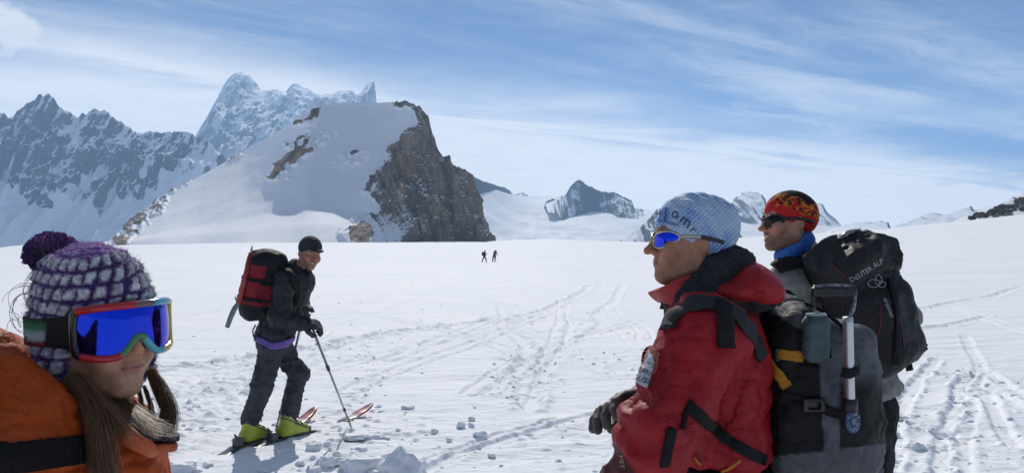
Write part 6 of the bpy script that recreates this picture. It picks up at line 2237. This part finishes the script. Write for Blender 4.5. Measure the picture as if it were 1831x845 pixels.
    def pole(top_, tip, lab):
        K = root('ski_pole', tip, lab, 'ski pole', 'pair of ski poles')
        u = (tip - top_)
        tube('grip', [top_ - u * 0.10, top_ + u * 0.03], [0.019, 0.016], bk, K, n=10)
        tube('shaft', [top_ + u * 0.02, top_ + u * 0.42], 0.0105, M('upper_shaft_grey', (0.20, 0.20, 0.21), None, 1, 0.35, metal=0.6), K, n=10)
        tube('clamp', [top_ + u * 0.40, top_ + u * 0.44], 0.014, bk, K, n=10)
        tube('shaft', [top_ + u * 0.44, top_ + u * 0.97], 0.0085, al, K, n=10)
        tube('clamp', [top_ + u * 0.80, top_ + u * 0.825], 0.012, bk, K, n=10)
        tube('basket', [tip - u * 0.085 + (0.045 * math.cos(a), 0.045 * math.sin(a), 0) for a in np.linspace(0, 6.28, 18)[:-1]], 0.005, bk, K, n=6, closed=True)
        tube('tip', [tip - u * 0.04, tip + u * 0.02], [0.006, 0.003], bk, K, n=8)
    t1 = np.array([*g2w(629, 769), 0]); t1[2] = gz(t1[0], t1[1]) - 0.01
    t2 = np.array([*g2w(491, 770), 0]); t2[2] = gz(t2[0], t2[1]) - 0.01
    pole(W(553, 572, 6.80), t1, 'grey ski pole in his near hand, planted right of the skier')
    pole(W(546, 548, 7.12), t2, 'ski pole in his far hand, mostly hidden behind his legs')

    # ---------------- pack
    pc = W(471, 512, 6.98)
    up = nrm((0.14, 0, 0.99)); dep = -np.array((0.88, 0.47, 0)); lat = nrm(np.cross(dep, up)); dep = np.cross(up, lat)
    Rp = np.stack([lat, dep, up], 1)
    K = root('backpack', pc - up * 0.29, 'red and black backpack worn by the skier with poles', 'backpack')
    pk = S(pc, Rp)
    pk.box((0, 0, 0), (0.150, 0.145, 0.275), 0.07, k=0.03)
    pk.ell((0, 0.07, -0.07), (0.13, 0.11, 0.20), k=0.05)
    pk.ell((0, -0.02, 0.24), (0.14, 0.13, 0.07), k=0.04)
    rot = [np.linalg.norm(lat)]

    def pcol(V, N):
        q = (V - pc) @ Rp
        sgn = np.sign(lat[1]) * -1
        red = (q[:, 2] > -0.15) & (q[:, 2] < 0.175 - 0.10 * (q[:, 1] < 0.03)) & (q[:, 1] > -0.035) & (np.abs(q[:, 2] + 0.0 - 0.055) > 0.012) & (np.abs(q[:, 2] + 0.105) > 0.010)
        cut = (q[:, 1] < 0.07) & (q[:, 2] > 0.02) & (q[:, 2] < 0.075)
        g = (red & ~cut)[:, None]
        return np.where(g, np.array((0.20, 0.012, 0.022)), np.array((0.011, 0.011, 0.014))) * (0.8 + 0.4 * fbm3(V / 0.06, 2, 741)[:, None])
    solid('pack_body', pk, pc - 0.45, pc + 0.45, 0.0085, MV('skier_pack_fabric', rough=0.7, spec=0.25, bump=0.3, bscale=120, var=0.15, vscale=60), K, lambda V, N: folds(0.11, 0.028, 743)(V, N) + folds(0.05, 0.010, 745)(V, N), pcol)
    ribbon('shoulder_strap', S().sub(jk, 0).sub(pk, 0.02), [(500, 470), (512, 482), (524, 500), (530, 525), (524, 545)], 0.055, BLACKWEB, K, 6.2, 7.8, 0.012, 30, 0.006)
    for q in ((0, 0.055), (0, -0.105)):
        pts = []
        for a in np.linspace(-1.5, 1.5, 15):
            pts.append(to_world(pc, Rp, (0.150 * math.sin(a), 0.02 + 0.165 * math.cos(a), q[1])))
        P_ = np.array(pts)
        for _ in range(5):
            P_ = P_ - pk.grad(P_, 0.01) * pk(P_)[:, None]
        tube('compression_strap', P_ + pk.grad(P_, 0.01) * 0.014, 0.012, BLACKWEB, K, n=6, flat=(0.4, 1.3))
    # ---------------- ice axe carried on the pack
    A = root('ice_axe', W(424, 545, 6.84), 'ice axe with red shaft strapped upside down to the skier backpack', 'ice axe')
    hd = W(427, 543, 6.80); tp = W(449, 452, 6.84); sp = W(451, 438, 6.84)
    tube('shaft', [hd, tp], 0.017, M('red_shaft', (0.24, 0.02, 0.025), (0.30, 0.03, 0.03), 20, 0.4), A, n=10, flat=(0.75, 1.2))
    tube('spike', [tp, (tp + sp) / 2, sp], [0.013, 0.009, 0.002], M('steel', (0.30, 0.30, 0.32), None, 1, 0.35, metal=0.8), A, n=8)
    stl = M('grey_steel', (0.12, 0.13, 0.16), (0.2, 0.21, 0.24), 30, 0.4, metal=0.5)
    tube('pick', resample([hd + (0, 0, 0.015), W(419, 552, 6.80), W(412, 568, 6.80), W(406, 585, 6.80)], 12), [0.016, 0.018, 0.02, 0.022, 0.022, 0.022, 0.022, 0.021, 0.021, 0.02, 0.02, 0.019], stl, A, n=4, flat=(0.4, 1.3))
    tube('adze', resample([hd, W(422, 534, 6.80), W(420, 529, 6.80)], 5), [0.016, 0.012, 0.010, 0.007, 0.003], stl, A, n=4, flat=(0.5, 1.2))


build_skier()


# ================================================================== far walkers
def far_person(px, pyf, Y, pose, lab, grp, pack, scale=1.0, seed=0):
    x = (px - CXP) / F * Y; z = float(ground_base(np.array([x]), np.array([Y]))[0] + ground_detail(np.array([x]), np.array([Y]), np.array([0.3]))[0])
    o = np.array([x, Y, z])
    P0 = root('person', o, lab, 'person', grp)
    dark = np.array((0.012, 0.013, 0.028))
    def v(a, b, c_): return o + np.array((a, b, c_)) * scale
    bd = S()
    if pose == 'stride':
        bd.chain([v(-0.02, 0, 0.92), v(-0.16, 0, 0.50), v(-0.36, 0, 0.06)], [0.11 * scale, 0.085 * scale, 0.065 * scale], k=0.05)
        bd.chain([v(0.02, 0, 0.92), v(0.22, 0.1, 0.50), v(0.28, 0.1, 0.06)], [0.11 * scale, 0.085 * scale, 0.065 * scale], k=0.05)
        bd.chain([v(0, 0, 0.92), v(0.02, 0, 1.15), v(0.06, 0, 1.42)], [0.14 * scale, 0.15 * scale, 0.13 * scale], k=0.08)
        bd.chain([v(0.05, -0.15, 1.38), v(0.16, -0.2, 1.14), v(0.40, -0.2, 1.32)], [0.065 * scale, 0.055 * scale, 0.045 * scale], k=0.05)
        bd.chain([v(0.05, 0.17, 1.38), v(0.10, 0.2, 1.10), v(0.30, 0.2, 1.05)], [0.065 * scale, 0.055 * scale, 0.045 * scale], k=0.05)
        hd = v(0.10, 0, 1.64); pkc = v(-0.20, 0, 1.22)
    else:
        bd.chain([v(-0.08, 0, 0.90), v(-0.20, 0, 0.48), v(-0.26, 0, 0.06)], [0.12 * scale, 0.09 * scale, 0.07 * scale], k=0.05)
        bd.chain([v(0.10, 0.05, 0.90), v(0.12, 0.05, 0.48), v(0.06, 0.05, 0.06)], [0.12 * scale, 0.09 * scale, 0.07 * scale], k=0.05)
        bd.chain([v(0, 0, 0.90), v(0.05, 0.1, 1.15), v(0.12, 0.16, 1.40)], [0.15 * scale, 0.16 * scale, 0.14 * scale], k=0.08)
        bd.chain([v(0.26, 0.1, 1.36), v(0.36, 0.05, 1.10), v(0.44, 0.15, 0.92)], [0.065 * scale, 0.055 * scale, 0.045 * scale], k=0.05)
        bd.chain([v(-0.06, 0.15, 1.36), v(-0.14, 0.2, 1.10), v(-0.05, 0.3, 0.98)], [0.065 * scale, 0.055 * scale, 0.045 * scale], k=0.05)
        hd = v(0.22, 0.28, 1.60); pkc = v(0.10, -0.10, 1.36)
    bd.cap(hd - (0, 0, 0.2 * scale), hd, 0.06 * scale, 0.07 * scale, k=0.04).ell(hd, (0.095 * scale, 0.11 * scale, 0.13 * scale), k=0.03)
    solid('body', bd, o - (0.6, 0.5, 0.02), o + np.array((0.7, 0.6, 1.85)) * scale, 0.03 * scale, M('dark_outdoor_clothes', (0.012, 0.013, 0.022), (0.022, 0.024, 0.040), 4, 0.8), P0)
    if pack:
        K = root('backpack', pkc - np.array((0, 0, 0.3)), pack, 'backpack', 'packs of the far walkers')
        pk = S().box(pkc, (0.16 * scale, 0.17 * scale, 0.29 * scale), 0.08 * scale)
        solid('pack_body', pk, pkc - 0.4 * scale, pkc + 0.4 * scale, 0.03 * scale, M('violet_pack', (0.05, 0.035, 0.13), (0.07, 0.05, 0.17), 5, 0.7), K)
        tube('shoulder_strap', [pkc + np.array((0.1, -0.14, 0.24)) * scale, pkc + np.array((0.22, -0.15, 0.22)) * scale, pkc + np.array((0.3, -0.15, 0.0)) * scale], 0.02 * scale, BLACKWEB, K, n=6)
    return P0, o


WG = 'walkers far out on the snow field'
far_person(866, 464, 119, 'stride', 'left walker of the far pair, striding with a violet pack', WG, 'violet backpack on the striding far walker')
far_person(884, 464, 119, 'lean', 'right walker of the far pair, leaning forward away from us', WG, 'dark blue backpack on the leaning far walker')
far_person(691, 425, 470, 'stride', 'left one of two tiny figures at the foot of the granite peak', WG, None)
far_person(708, 425, 470, 'lean', 'right one of two tiny figures at the foot of the granite peak', WG, None)


# ================================================================== snow blocks and rocks
def lump(seed, sx, sy, sz, blocky=0.5, n=7):
    """rough block: a rounded cube pushed about by noise; flat underside"""
    g = np.linspace(-1, 1, n)
    V, Fq = [], []
    def face(f):
        o = len(V)
        for a in g:
            for b in g:
                V.append(f(a, b))
        for i in range(n - 1):
            for j in range(n - 1):
                Fq.append((o + i * n + j, o + (i + 1) * n + j, o + (i + 1) * n + j + 1, o + i * n + j + 1))
    face(lambda a, b: (a, b, 1)); face(lambda a, b: (b, a, -1)); face(lambda a, b: (1, a, b)); face(lambda a, b: (-1, b, a)); face(lambda a, b: (b, 1, a)); face(lambda a, b: (a, -1, b))
    V = np.array(V, float)
    sph = V / np.linalg.norm(V, axis=1, keepdims=True)
    V = sph * (1 - blocky) * 1.15 + V * blocky
    V = V * (1 + 0.75 * (n3(V * 1.2 + seed * 7.7, seed)[:, None] - 0.5) + 0.40 * (n3(V * 2.9 + seed * 3.3, seed + 3)[:, None] - 0.5) + 0.16 * (n3(V * 7 + seed, seed + 5)[:, None] - 0.5))
    V = V * np.array((sx, sy, sz))
    key = {}; remap = []; U = []
    for v in np.round(V, 5):
        k = tuple(v)
        if k not in key:
            key[k] = len(U); U.append(v)
        remap.append(key[k])
    return np.array(U), [tuple(remap[i] for i in f) for f in Fq]


CLUMP = snow_mat('clump_snow')
BLOCKS = [  # px, py of the foot, width, height in px, slab?
    (648, 838, 66, 34, .8), (716, 846, 52, 50, .3), (588, 828, 24, 20, .4), (610, 826, 26, 14, .4), (562, 798, 24, 13, .7), (729, 726, 22, 7, .9), (825, 762, 16, 12, .3), (843, 760, 11, 8, .3),
    (858, 776, 20, 9, .7), (777, 772, 12, 7, .6), (803, 784, 9, 8, .4), (843, 748, 10, 7, .3), (690, 778, 14, 6, .7), (640, 804, 24, 8, .8), (330, 838, 44, 18, .6), (300, 834, 26, 14, .5), (372, 828, 22, 9, .5),
    (755, 832, 18, 14, .3), (672, 846, 26, 12, .4), (537, 826, 14, 8, .4), (505, 806, 12, 8, .4), (655, 776, 44, 13, .8), (632, 782, 40, 8, .8), (1700, 716, 12, 8, .4), (1612, 746, 18, 10, .4), (1596, 772, 20, 12, .4),
    (1640, 800, 20, 12, .4), (1668, 770, 14, 9, .4), (1730, 742, 10, 6, .4), (1585, 740, 24, 10, .6), (880, 812, 12, 7, .4), 
    (1100, 792, 12, 7, .4), (690, 816, 16, 10, .4), (470, 838, 16, 9, .4), (560, 842, 22, 12, .5)]
SPECIAL = {0: 'largest flat snow block at the bottom, left of the pointed lump', 1: 'pointed snow lump right of the flat block at the bottom', 5: 'thin snow slab lying alone in the middle foreground',
           14: 'broad snow block beside the orange collar tip at the bottom left'}
ORD = 'first second third fourth fifth sixth seventh eighth ninth tenth eleventh twelfth thirteenth fourteenth fifteenth sixteenth seventeenth eighteenth'.split()


def zone(i):
    px, py = BLOCKS[i][:2]
    return 'beside the ruts at right' if px > 1400 else ('round the pole tip and skis' if py > 770 and px < 700 else 'on the middle foreground snow')


def block_label(i):
    mates = sorted((b[0], j) for j, b in enumerate(BLOCKS) if j not in SPECIAL and zone(j) == zone(i))
    return ORD[[j for _, j in mates].index(i)] + ' from the left of the small snow lumps ' + zone(i)


for i, (px, py, wp, hp, bl) in enumerate(BLOCKS):
    x, y = g2w(px, py)
    s_ = y / F
    sx, sz = wp * s_ / 2, hp * s_ / 2
    V, Fq = lump(900 + i, sx, sx * (0.55 + 0.3 * random.random()), sz, bl * 0.55, 10)
    if i == 1:
        V[:, :2] *= (1.15 - 0.55 * (V[:, 2:3] / sz))
    a = random.uniform(-0.5, 0.5)
    V = V @ np.array([[math.cos(a), math.sin(a), 0], [-math.sin(a), math.cos(a), 0], [0, 0, 1]])
    z = gz(x, y)
    ob = mesh_obj('snow_block', V, Fq, CLUMP)
    ob.location = (x, y, z + sz * 0.72)
    if i in SPECIAL:
        lab = SPECIAL[i]
    else:
        lab = block_label(i)
    tag(ob, lab, 'snow block', 'broken snow blocks')

# crumbs of snow too many to count
def crumbs():
    Vs, Fs = [], []
    base, bf = lump(5, 1, 1, 0.75, 0.3, 3)
    o = 0
    r_ = np.random.default_rng(77)
    pts = []
    for (px, py, rx, ry, st) in TRAMPLE:
        n = int(60 * st)
        for _ in range(n):
            a, q = r_.random() * 6.28, math.sqrt(r_.random()) * 1.25
            pts.append((px + rx * q * math.cos(a), max(py + ry * q * math.sin(a), HOR + 45)))
    for (pl_, hw, dep, berm, rg) in TRACKS:
        pp = resample(pl_, 60)
        for p in pp:
            if r_.random() < rg * 0.4 and p[1] > 500:
                pts.append((p[0] + r_.normal() * hw * F / GY(p[1]) * 1.6, p[1] + r_.normal() * 4))
    for _ in range(60):
        pts.append((r_.random() * 1500 + 280, 560 + r_.random() ** 0.6 * 300))
    P = np.array(pts)
    xy = np.array([g2w(*p) for p in P])
    zz = ground_z(xy[:, 0], xy[:, 1])
    for (x, y), z in zip(xy, zz):
        s_ = 0.005 + 0.018 * r_.random() ** 3
        a = r_.random() * 6.28
        V = base * np.array((s_ * (1 + r_.random()), s_, s_ * (0.6 + 0.6 * r_.random())))
        V = V @ np.array([[math.cos(a), math.sin(a), 0], [-math.sin(a), math.cos(a), 0], [0, 0, 1]]) + (x, y, z + s_ * 0.1)
        Vs.append(V); Fs.append(np.array(bf) + o); o += len(V)
    ob = mesh_obj('snow_crumbs', np.concatenate(Vs), np.concatenate(Fs), CLUMP)
    tag(ob, 'fine snow crumbs scattered over the tracks', 'snow', None, 'stuff')


crumbs()

ROCKM = M('dark_outcrop_rock', (0.045, 0.042, 0.040), (0.12, 0.105, 0.09), 0.6, 0.85, 0.6, 2.0, spec=0.2)
RO = root('rock_outcrop', (W(1785, 380, 275)[0], 275, W(1785, 385, 275)[2]), 'line of dark boulders along the right snow skyline', 'rock')
r_ = np.random.default_rng(3)
for i in range(70):
    f_ = i / 69
    px = 1736 + 112 * f_ + r_.normal() * 5
    top = np.interp(px, [1736, 1752, 1765, 1780, 1800, 1822, 1860], [388, 377, 370, 366, 360, 347, 335])
    py = np.interp(px, [1736, 1800, 1860], [391, 381, 366]) - r_.random() * 6
    Y = 282 + r_.normal() * 4
    s_ = Y / F * (1.8 + 3.4 * r_.random())
    py = top + (py - top) * (0.35 + 0.65 * r_.random()) + 2
    Y = 326 - 30 * np.clip((py - top) / 25, 0, 1)
    V, Fq = lump(1500 + i, s_ * 1.35, s_, s_ * 0.85, 0.25, 6)
    p = W(px, py, Y)
    mesh_obj('rock', V + p, Fq, ROCKM, RO, smooth=False)
